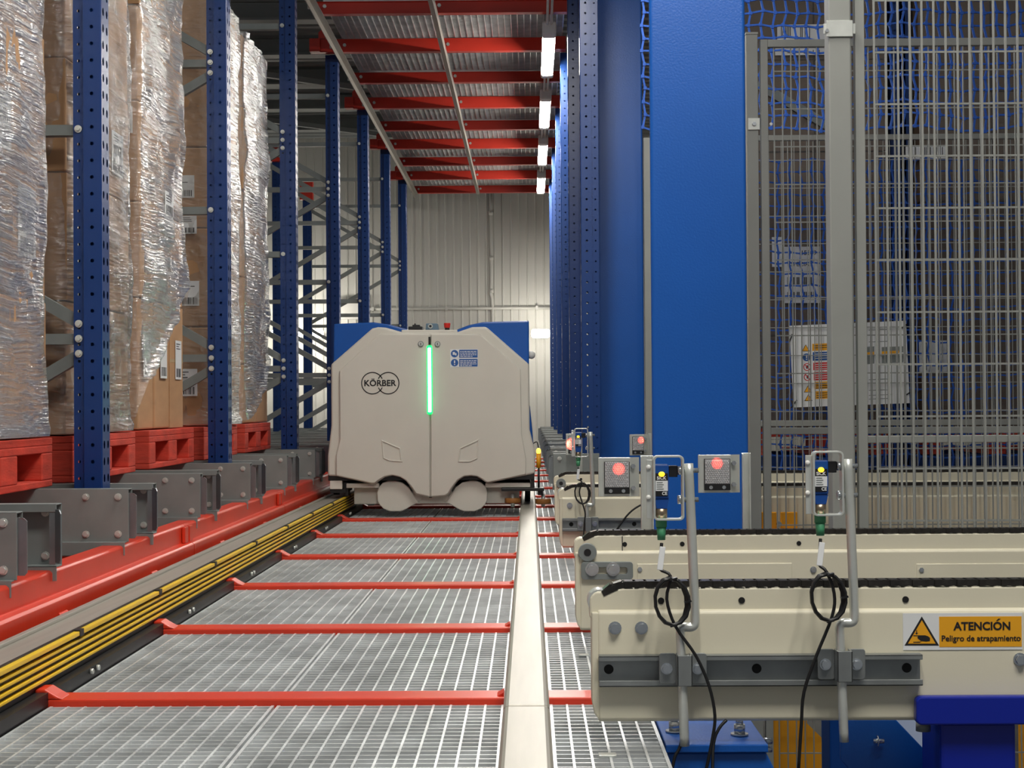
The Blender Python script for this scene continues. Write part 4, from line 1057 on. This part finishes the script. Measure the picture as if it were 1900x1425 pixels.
b = MB(); b.tube([at(1348,1336,Y=2.83),at(1334,1352,Y=2.825),at(1324,1380,Y=2.82),at(1322,1440,Y=2.80)],0.0029,8)
tag(b.build('cable',M_BLACK),'black cable curving down before the blue bolted pedestal','cable')
# ================================================================== BLUE COLUMNS
def column(x0,x1,y0,y1,label):
    t = thing('steel_mast',((x0+x1)/2,y0,-1.3),label,'column','blue steel columns')
    b = MB(); b.box(x0,x1,y0,y0+0.02,-1.29,4.2); b.build('front_flange',M_BLUE,t,bevel=0.009,seg=4)
    b = MB(); b.box(x0+0.06,x1-0.06,y1-0.014,y1,-1.29,4.2); b.build('rear_flange',M_BLUE,t,bevel=0.005)
    b = MB(); b.box((x0+x1)/2-0.006,(x0+x1)/2+0.006,y0+0.02,y1-0.014,-1.29,4.2); b.build('web',M_BLUE,t)
column(at(1209.5,700,Y=4.6).x,at(1388,700,Y=4.6).x,4.6,4.88,'wide bright blue steel column standing beside the mesh fence')
column(at(1104,700,Y=8.4).x,at(1195.5,700,Y=8.4).x,8.4,8.68,'farther blue steel column standing left of the widest blue column')
# ================================================================== FENCES
def wires(b, x0,x1,z0,z1,dx,dz,Y,t,zoff=0.0):
    x = x0
    while x <= x1: b.box(x-t/2,x+t/2,Y,Y+t,z0,z1); x += dx
    z = z0+zoff
    while z <= z1: b.box(x0,x1,Y+t*0.9,Y+t*1.9,z-t/2,z+t/2); z += dz
Y1 = 4.4
px1 = lambda px: at(px,500,Y=Y1).x
t = thing('fence_post',(px1(1558),Y1,0),'thick grey square fence post with a zinc clip near its top','post')
b = MB(); b.box(px1(1537),px1(1579),Y1-0.03,Y1+0.03,0.0,1.95); b.build('post_tube',M_MESH,t,bevel=0.004)
a = at(1530,38,Y=Y1-0.034); c = at(1586,68,Y=Y1-0.034)
b = MB(); b.box(px1(1537)-0.006,px1(1579)+0.004,Y1-0.036,Y1-0.031,c.z,a.z); b.box(a.x-0.003,px1(1537),Y1-0.033,Y1-0.03,c.z+0.008,a.z-0.008); b.box(px1(1579),c.x+0.003,Y1-0.033,Y1-0.03,c.z+0.008,a.z-0.008); cl = b.build('clip',M_ZINC,t,bevel=0.003)
b = MB(); b.cyl((a.x+0.006,Y1-0.034,(a.z+c.z)/2-0.006),(a.x+0.006,Y1-0.04,(a.z+c.z)/2-0.006),0.005,10); b.build('clip_bolt',M_BOLT,cl)
t = thing('mesh_fence',(px1(1700),Y1,0),'nearest grey wire mesh fence panel at the right edge of the photo','fence')
b = MB(); b.box(px1(1588),px1(1606),Y1-0.014,Y1+0.014,0.0,1.95); b.build('frame_post',M_MESH,t,bevel=0.002)
zm = at(1700,815,Y=Y1).z
b = MB(); b.box(px1(1606),1.55,Y1+0.006,Y1+0.022,zm-0.010,zm+0.010); b.build('frame_rail',M_MESH,t,bevel=0.002)
b = MB(); z97 = at(1700,97,Y=Y1).z; wires(b,px1(1606)+0.027,1.55,0.02,1.9,0.0324,0.1415,Y1-0.008,0.0052,((z97-0.02) % 0.1415)); b.box(px1(1602),px1(1606)+0.03,Y1-0.01,Y1-0.004,0.02,0.03); b.build('wire_mesh',M_MESH,t)
Y2 = 6.05
px2 = lambda px: at(px,500,Y=Y2).x
zz2 = lambda py: at(1600,py,Y=Y2).z
t = thing('fence_post',(px2(1397),Y2,-1.3),'slim grey fence post with a small latch plate, touching the wide blue column','post')
b = MB(); b.box(px2(1386.5),px2(1408),Y2-0.02,Y2+0.02,-1.3,zz2(64)); b.build('post_tube',M_MESH,t,bevel=0.002)
b = MB(); b.box(px2(1386),px2(1408.5),Y2-0.022,Y2+0.022,zz2(64),zz2(60)); b.build('post_cap',M_MESH,t)
a = at(1386,221,Y=Y2); c = at(1408.5,243,Y=Y2); b = MB(); b.box(a.x,c.x,Y2-0.026,Y2-0.02,c.z,a.z); lp = b.build('latch_plate',M_ZINC,t,bevel=0.002)
b = MB(); b.cyl(((a.x+c.x)/2,Y2-0.026,(a.z+c.z)/2),((a.x+c.x)/2,Y2-0.034,(a.z+c.z)/2),0.008,6); b.build('latch_bolt',M_BOLT,lp)
t = thing('mesh_gate',(px2(1600),Y2,-1.25),'grey framed wire mesh gate behind the thick fence post','gate')
b = MB(); b.box(px2(1413),px2(1427),Y2-0.014,Y2+0.014,-1.25,zz2(73)); b.build('frame_post',M_MESH,t,bevel=0.002)
for (ya,yb) in ((73,87),(792.5,805)):
    b = MB(); b.box(px2(1427),2.1,Y2-0.012,Y2+0.012,zz2(yb),zz2(ya)); b.build('frame_rail',M_MESH,t,bevel=0.002)
b = MB(); z131 = zz2(131); wires(b,px2(1438.5),2.1,-1.25,zz2(87),0.0321,0.1415,Y2-0.004,0.0045,((z131+1.25) % 0.1415)); b.build('wire_mesh',M_MESH,t)
b = MB(); q = at(1429,232,Y=Y2); b.cyl((q.x,Y2-0.014,q.z),(q.x,Y2-0.024,q.z),0.006,8); b.build('frame_bolt',M_WHITE,t)
Y3 = 8.2
px3 = lambda px: at(px,600,Y=Y3).x
zz3 = lambda py: at(1600,py,Y=Y3).z
t = thing('mesh_fence',(px3(1500),Y3,-1.3),'farthest grey wire mesh fence carrying the white notice sheet','fence')
b = MB(); b.box(px3(1196),px3(1211),Y3-0.02,Y3+0.02,-1.3,zz3(253)); b.build('frame_post',M_MESH,t,bevel=0.002)
for (ya,yb) in ((250,260),(779,790)):
    b = MB(); b.box(px3(1211),2.75,Y3-0.012,Y3+0.012,zz3(yb),zz3(ya)); b.build('frame_rail',M_MESH,t,bevel=0.002)
b = MB(); wires(b,px3(1216),2.75,-0.3,zz3(250),0.0322,0.1415,Y3-0.004,0.004); b.build('wire_mesh',M_MESH,t)
# notice sheet
SY = Y3+0.012
def SP(px,py): p = at(px,py,Y=SY); return (p.x,SY,p.z)
t = thing('notice_sheet',SP(1576,755),'white notice sheet with safety pictograms tied behind the farthest mesh fence','sign')
b = MB(); b.prism([SP(1464,604.5),SP(1681,595),SP(1688,748),SP(1473,756)],(0,0.003,0)); b.build('sheet',M_PAPER,t)
b = MB()
for (x0,x1,y0,y1,mt_) in ((1507,1580,638,651,M_STICK_Y),(1508,1581,653.5,669.5,M_STICK_B),(1509,1582,673,687,M_STICK_R),(1510,1583,690.5,706,M_STICK_R),(1511,1584,708.5,722,M_STICK_Y),(1512,1584,726,740.5,M_STICK_Y)):
    k = 0.4/60
    b.m(mt_).prism([(p[0],SY-0.0008,p[2]) for p in (SP(x0,y0),SP(x1,y0-(x1-x0)*0.04),SP(x1,y1-(x1-x0)*0.04),SP(x0,y1))],(0,0.0008,0))
    b.m(M_INK if mt_ is M_STICK_Y else M_PAPER)
    for l in range(3):
        yl = y0+3+l*4
        if yl < y1-2: b.prism([(p[0],SY-0.0012,p[2]) for p in (SP(x0+3,yl),SP(x1-6,yl-2.8),SP(x1-6,yl-1.6),SP(x0+3,yl+1.2))],(0,0.0004,0))
b.build('text_block',M_STICK_Y,t)
for (cx,cy) in ((1495,652),(1499,728),(1500,744)): tri(cx,cy,cy-13,7.5,SY,SY-0.001,M_STICK_Y,t,'warning_triangle')
b = MB()
q = SP(1496.5,663); b.m(M_STICK_B).cyl((q[0],SY,q[2]),(q[0],SY-0.001,q[2]),0.02,20); b.m(M_PAPER).box(q[0]-0.003,q[0]+0.003,SY-0.0016,SY-0.001,q[2]-0.004,q[2]+0.013); b.box(q[0]-0.003,q[0]+0.003,SY-0.0016,SY-0.001,q[2]-0.013,q[2]-0.008)
b.build('mandatory_sign',M_STICK_B,t)
for cy in (681,699.5):
    q = SP(1497.5+(cy-681)/18,cy); b = MB(); b.m(M_STICK_R); arc_prism(b,(q[0],q[2]),0.0175,0,360,0.004,24,SY-0.001,0.001); b.bar((q[0]-0.012,SY-0.0006,q[2]+0.012),(q[0]+0.012,SY-0.0006,q[2]-0.012),0.001,0.004,(1,0,1)); b.m(M_INK).box(q[0]-0.005,q[0]+0.005,SY-0.0008,SY-0.0002,q[2]-0.008,q[2]+0.008); b.build('prohibition_sign',M_STICK_R,t)
b = MB(); b.m(M_GREY)
for (x0,x1,y0,y1,mt_) in ((1606,1622,644,676,M_GREY),(1636,1676,644,655,M_GREY),(1636,1668,652,657,M_STICK_Y),(1606,1622,654,660,M_STICK_Y),(1636,1676,658,674,M_GREY)):
    b.m(mt_).prism([(p[0],SY-0.0008-0.0003*(mt_ is M_STICK_Y),p[2]) for p in (SP(x0,y0),SP(x1,y0-1.5),SP(x1,y1-1.5),SP(x0,y1))],(0,0.0008,0))
b.build('diagram',M_GREY,t)
b = MB()
for yy_ in (612,622,634,692,704,724,733,740): b.prism([(p[0],SY-0.0008,p[2]) for p in (SP(1612,yy_),SP(1640+random.random()*24,yy_-1.5),SP(1650,yy_-0.2),SP(1612,yy_+1.2))],(0,0.0006,0))
b.build('printed_lines',M_GREY,t)
for (xa,ya,xb,yb) in ((1470,620,1464,636),(1478,742,1468,757),(1672,609,1682,602),(1678,735,1690,727)):
    b = MB(); b.bar(Vector(SP(xa,ya))-Vector((0,0.002,0)),Vector(SP(xb,yb))-Vector((0,0.002,0)),0.006,0.006,(0,1,0)); b.build('cable_tie',M_BLACK,t)
# ================================================================== NETS
def net(x0,x1,z0,z1,cx,cz,Y,rad,seed,sag,label):
    nx = int((x1-x0)/cx); nz = int((z1-z0)/cz); P = {}
    for i in range(nx+1):
        for j in range(nz+1):
            d = noise.noise(Vector((i*0.23+seed,j*0.23,0)))
            P[i,j] = Vector((x0+i*cx+0.010*(j%2)+d*0.014+0.004*noise.noise(Vector((i*.9,j*.9,seed))), Y+0.03*noise.noise(Vector((i*.15,j*.15,seed+3))), z0+j*cz+sag*math.sin(i*0.55+seed)*(1-j/nz)+0.012*noise.noise(Vector((i*0.4,j*0.5,seed+7)))-(i%2)*0.006))
    b = MB()
    for i in range(nx+1):
        for j in range(nz+1):
            if i < nx: b.bar(P[i,j],P[i+1,j],rad*0.9,rad,(0,1,0))
            if j < nz: b.bar(P[i,j],P[i,j+1],rad,rad*0.9,(0,1,0))
            p = P[i,j]; b.box(p.x-rad*0.8,p.x+rad*0.8,p.y-rad*0.8,p.y+rad*0.8,p.z-rad*0.8,p.z+rad*0.8)
    return tag(b.build('safety_net',M_NET,normals=False),label,'net')
net(0.50,2.30,1.78,2.75,0.051,0.056,7.0,0.0085,2.0,0.012,'blue safety net hanging high behind the mesh gate, its lower edge sagging')
net(0.65,2.75,0.25,1.92,0.060,0.060,8.5,0.0085,9.0,0.01,'blue safety net hung low behind the farthest mesh fence and notice sheet')
# ================================================================== LOADS BEHIND THE FENCE
def back_load(x0,x1,y0,z0,rows,label,seed):
    rnd = random.Random(seed)
    pt = thing('pallet',((x0+x1)/2,y0,z0-0.146),'red wooden pallet behind the mesh fences, under the %s' % label[1],'pallet')
    z = z0-0.146
    for k in range(3):
        xx = x0+(x1-x0-0.1)*k/2
        b = MB(); b.box(xx,xx+0.1,y0,y0+1.0,z,z+0.02); b.build('bottom_board',M_WOODR,pt,bevel=0.003)
        b = MB(); b.box(xx,xx+0.1,y0,y0+0.12,z+0.02,z+0.1); b.build('block',M_WOODR,pt,bevel=0.003)
    b = MB(); b.box(x0,x1,y0,y0+0.1,z+0.1,z+0.122); b.build('stringer',M_WOODR,pt,bevel=0.003)
    for k in range(5):
        b = MB(); b.box(x0+(x1-x0-0.13)*k/4,x0+(x1-x0-0.13)*k/4+0.13,y0,y0+1.0,z+0.122,z+0.144); b.build('top_board',M_WOODR,pt,bevel=0.003)
    t = thing('wrapped_load',((x0+x1)/2,y0,z0),label[0],'wrapped load')
    z = z0
    for h in rows:
        for c in range(2):
            w = (x1-x0)/2
            b = MB(); b.box(x0+c*w+0.003,x0+(c+1)*w-0.003,y0+0.02+rnd.random()*0.015,y0+1.0,z+0.002,z+h-0.003); b.build('carton',M_CARD_SHADE,t,bevel=0.006)
        z += h
    P = []
    for i in range(41):
        xx = x0+(x1-x0)*i/40
        P.append([Vector((xx,y0-0.006*noise.noise(Vector((xx*18,q*0.31+seed,seed)))+0.006,z0+(z-z0)*q/60)) for q in range(61)])
    b = MB(); b.smooth = True; b.grid(P); b.build('stretch_film',film_mat('film_back_%d' % seed,0.4,0.22),t)
    return t
LB0 = back_load(1.17,1.95,8.75,0.455,(0.5,0.5,0.5,0.5,0.45),('brown film wrapped load behind the mesh gate, with white labels on it','film wrapped load with white labels'),5)
LB1 = back_load(2.12,2.92,8.75,0.455,(0.62,0.6,0.6,0.6),('dark brown film wrapped load behind the nearest mesh fence panel','load right of the dark blue upright'),8)
b = MB(); post(b,1.985,1,8.85,-1.29,3.4,W=0.1); b.box(1.99,2.09,8.86,8.94,-1.29,3.4)
tag(b.build('rack_upright',M_NAVY,normals=False),'dark blue upright between the two wrapped loads behind the mesh fences','upright')
yl = 8.748
def back_label(x0,x1,y0,y1,par=LB0,name='shipping_label',mt_=M_PAPER):
    a = at(x0,y0,Y=yl); c = at(x1,y1,Y=yl); b = MB(); b.m(mt_).box(a.x,c.x,yl-0.003,yl,c.z,a.z); return b,a,c
b,a,c = back_label(1453,1521,458,562); b.m(M_INK)
x = a.x+0.02
while x < c.x-0.03: 
    s = random.choice((0.003,0.006)); b.box(x,x+s,yl-0.004,yl-0.0028,c.z+0.10,c.z+0.14); b.box(x,x+s,yl-0.004,yl-0.0028,c.z+0.03,c.z+0.06); x += s+random.choice((0.003,0.006))
b.build('shipping_label',M_PAPER,LB0)
q = at(1501,469,Y=yl); text('lettering','15009',0.04,(q.x,yl-0.004,q.z),M_INK,LB0,0.0006,0.078)
q = at(1484,490,Y=yl); text('lettering','ESPECIAL',0.03,(q.x,yl-0.004,q.z),M_INK,LB0,0.0002,0.13)
for (x0,x1,y0,y1,par) in ((1442,1535,46,74,LB0),(1438,1530,90,102,LB0),(1680,1755,270,294,LB1),(1432,1452,440,495,LB0),(1705,1757,632,690,LB1)):
    b,a,c = back_label(x0,x1,y0,y1); b.m(M_INK)
    x = a.x+0.02
    while x < c.x-0.02: b.box(x,x+0.004,yl-0.004,yl-0.0028,c.z+0.01,a.z-0.01) if random.random() < 0.45 else None; x += 0.008
    b.build('shipping_label',M_PAPER,par)
# support rack under the back loads
t = thing('load_stand',(2.05,8.75,-1.3),'low dark blue stand carrying the two pallets behind the mesh fences','stand')
for yy in (8.78,9.55):
    b = MB(); b.box(1.1,1.97,yy,yy+0.08,0.19,0.308); b.box(2.11,2.98,yy,yy+0.08,0.19,0.308); b.build('crossbeam',M_NAVY,t,bevel=0.004)
    for xx in (1.15,2.88):
        b = MB(); b.box(xx,xx+0.07,yy+0.005,yy+0.075,-1.3,0.19); b.build('leg',M_NAVY,t)
# film strap across load
b = MB(); b.bar(at(1405,155,Y=8.73),at(1535,232,Y=8.73),0.004,0.05,(0,0.02,1)); b.build('paper_band',M_GREY,LB0)
# orange guard below/behind the gate
t = thing('orange_guard',(1.2,6.2,-1.3),'orange guard panel behind the mesh gate, seen under and beside the conveyors','guard')
oy = 6.2
def OP(px,py): p = at(px,py,Y=oy); return (p.x,oy,p.z)
b = MB(); b.prism([OP(1434,986),OP(1536,986)] + [OP(1534,1340),OP(1498,1345),OP(1536,1382),OP(1536,1700),OP(1434,1700)][0:0] + [OP(1536,1300),OP(1502,1345),OP(1534,1379),OP(1536,1440),OP(1434,1440)][3:],(0,0.01,0)) if False else b.prism([OP(1434,1200),OP(1497,1200),OP(1497,1342),OP(1535,1379),OP(1537,1500),OP(1434,1500)],(0,0.01,0)); b.build('guard_panel',M_ORANGE,t)
b = MB(); p0 = OP(1410,986); p1 = OP(1960,993); b.box(p0[0],p1[0],oy-0.02,oy+0.01,p1[2],p0[2]); b.build('guard_rail',M_ORANGE,t)
for xa,xb in ((1411,1441.5),(1448,1480)):
    p0 = OP(xa,950); p1 = OP(xb,986); b = MB(); b.box(p0[0],p1[0],oy,oy+0.008,p1[2],p0[2]); b.build('guard_tab',M_ORANGE,t,bevel=0.008)
b = MB(); p0 = OP(1889,1200); b.box(p0[0],p0[0]+0.3,oy,oy+0.01,-1.25,p0[2]); b.build('guard_panel',M_ORANGE,t)
p = OP(1445,972); b = MB(); b.cyl((p[0],oy,p[2]),(p[0],oy-0.012,p[2]),0.01,8); b.build('guard_bolt',M_BOLT,t)
# ================================================================== CONVEYOR SUPPORTS
def QP(px,py,Y): p = at(px,py,Y=Y); return (p.x,Y,p.z)
t = thing('conveyor_pedestal',(0.33,2.95,-1.3),'blue bolted steel foot under the near conveyor, next to the grating edge','support')
b = MB(); b.box(0.235,0.414,2.84,3.12,-0.018,-0.004); b.build('top_plate',M_BLUE,t,bevel=0.002)
b = MB(); b.prism([(0.238,2.85,-0.02),(0.412,2.85,-0.02),(0.47,2.85,-0.14),(0.47,2.85,-1.3),(0.26,2.85,-1.3),(0.26,2.85,-0.14)],(0,0.25,0)); b.build('pedestal',M_BLUE,t,bevel=0.003)
for (px,py,Y) in ((1251,1356,2.95),(1372,1362,2.92)):
    q = QP(px,py,Y); b = MB(); b.cyl((q[0],Y,-0.004),(q[0],Y,0.0),0.016,16); b.cyl((q[0],Y,0.0),(q[0],Y,0.016),0.011,6); b.cyl((q[0],Y,0.016),(q[0],Y,0.026),0.007,10); b.build('anchor_bolt',M_BOLT,t)
for py in (1375,1390):
    q = QP(1420,py,2.9); b = MB(); b.cyl((q[0]-0.005,2.9,q[2]),(q[0]+0.012,2.9,q[2]),0.006,8); b.build('side_bolt',M_BOLT,t)
t = thing('conveyor_support',(0.78,2.9,-1.3),'blue conveyor leg with a wide bracket at the bottom right corner','support')
a = QP(1700,1293,2.825); c = QP(1900,1345,2.825)
b = MB(); b.prism(rrect(a[0],a[0]+0.45,c[2],a[2],0.01,2.825),(0,0.02,0)); b.build('bracket',M_LBLUE,t,bevel=0.003)
a = QP(1745,1345,2.85); c = QP(1885,1345,2.85)
b = MB(); b.box(a[0],c[0],2.85,2.99,-1.3,0.032); b.build('leg_post',M_LBLUE,t,bevel=0.006)
q = QP(1713,1352,2.9); b = MB(); b.cyl((q[0],2.9,q[2]+0.012),(q[0],2.9,q[2]-0.004),0.013,14); b.build('levelling_bolt',M_GREY,t)
b = MB(); b.prism([QP(1560,1335,3.05),QP(1662,1335,3.05),QP(1729,1405,3.05),QP(1745,1405,3.05),QP(1745,1500,3.05),QP(1640,1500,3.05),QP(1560,1410,3.05)],(0,0.012,0)); gp = b.build('gusset',M_BLUE,t,bevel=0.002)
b = MB(); q = QP(1626,1373,3.05); b.cyl((q[0]-0.008,3.04,q[2]),(q[0]+0.012,3.04,q[2]),0.0045,10); b.cyl((q[0]-0.001,3.04,q[2]),(q[0]+0.001,3.04,q[2]),0.011,14); b.build('gusset_bolt',M_BOLT,gp)
b = MB(); q0 = QP(1729,1340,3.05); q1 = QP(1746,1500,3.05); b.box(q0[0],q1[0],3.04,3.06,q1[2],q0[2]); b.build('edge_strip',M_LBLUE,t)
b = MB(); q0 = QP(1538,1200,3.4); q1 = QP(1600,1200,3.4); b.box(q0[0],q1[0],3.4,3.5,-1.3,0.03)
tag(b.build('conveyor_strut',M_NAVY,bevel=0.004),'dark blue inner conveyor leg beside the orange guard','support')
b = MB(); b.prism([QP(1640,1330,3.6),QP(1760,1330,3.6),QP(1760,1500,3.6),QP(1640,1500,3.6)],(0,0.02,0))
tag(b.build('cover_plate',mat('pale_blue_cover',(170,184,214),0.5)),'pale grey-blue cover plate behind the diagonal blue gusset','plate')
# ================================================================== LIGHT
def spot(x, y, z, tx, ty, tz, power, size):
    l = bpy.data.lights.new('sensor_beam','SPOT'); l.energy = power; l.color = (1,0.03,0.015); l.spot_size = math.radians(size); l.spot_blend = 1.0; l.shadow_soft_size = 0.002
    o = bpy.data.objects.new('sensor_beam',l); COL.objects.link(o); o.location = (x,y,z)
    d = Vector((tx-x,ty-y,tz-z)); o.rotation_euler = d.to_track_quat('-Z','Y').to_euler()
for (px,py,Y,ys,pw,sz) in ((1148,870,4.15,2.86,210,1.5),(1330,860,4.15,2.86,190,1.4),(1062,824,7.6,6.34,560,2.8),(1189,817,7.6,6.4,200,1.6)):
    p = at(px,py,Y=Y); spot(p.x,ys,p.z+0.03,p.x,Y,p.z,pw,sz)
w = bpy.data.worlds.new('hall'); SC.world = w; w.use_nodes = True
bg = w.node_tree.nodes['Background']; bg.inputs['Color'].default_value = (0.9,0.95,1.0,1); bg.inputs['Strength'].default_value = 0.16
vs = SC.view_settings; SC.display_settings.display_device = 'sRGB'
vs.view_transform = 'Standard'; vs.look = 'None'; vs.gamma = 1.0; vs.exposure = 0.12; vs.use_curve_mapping = False
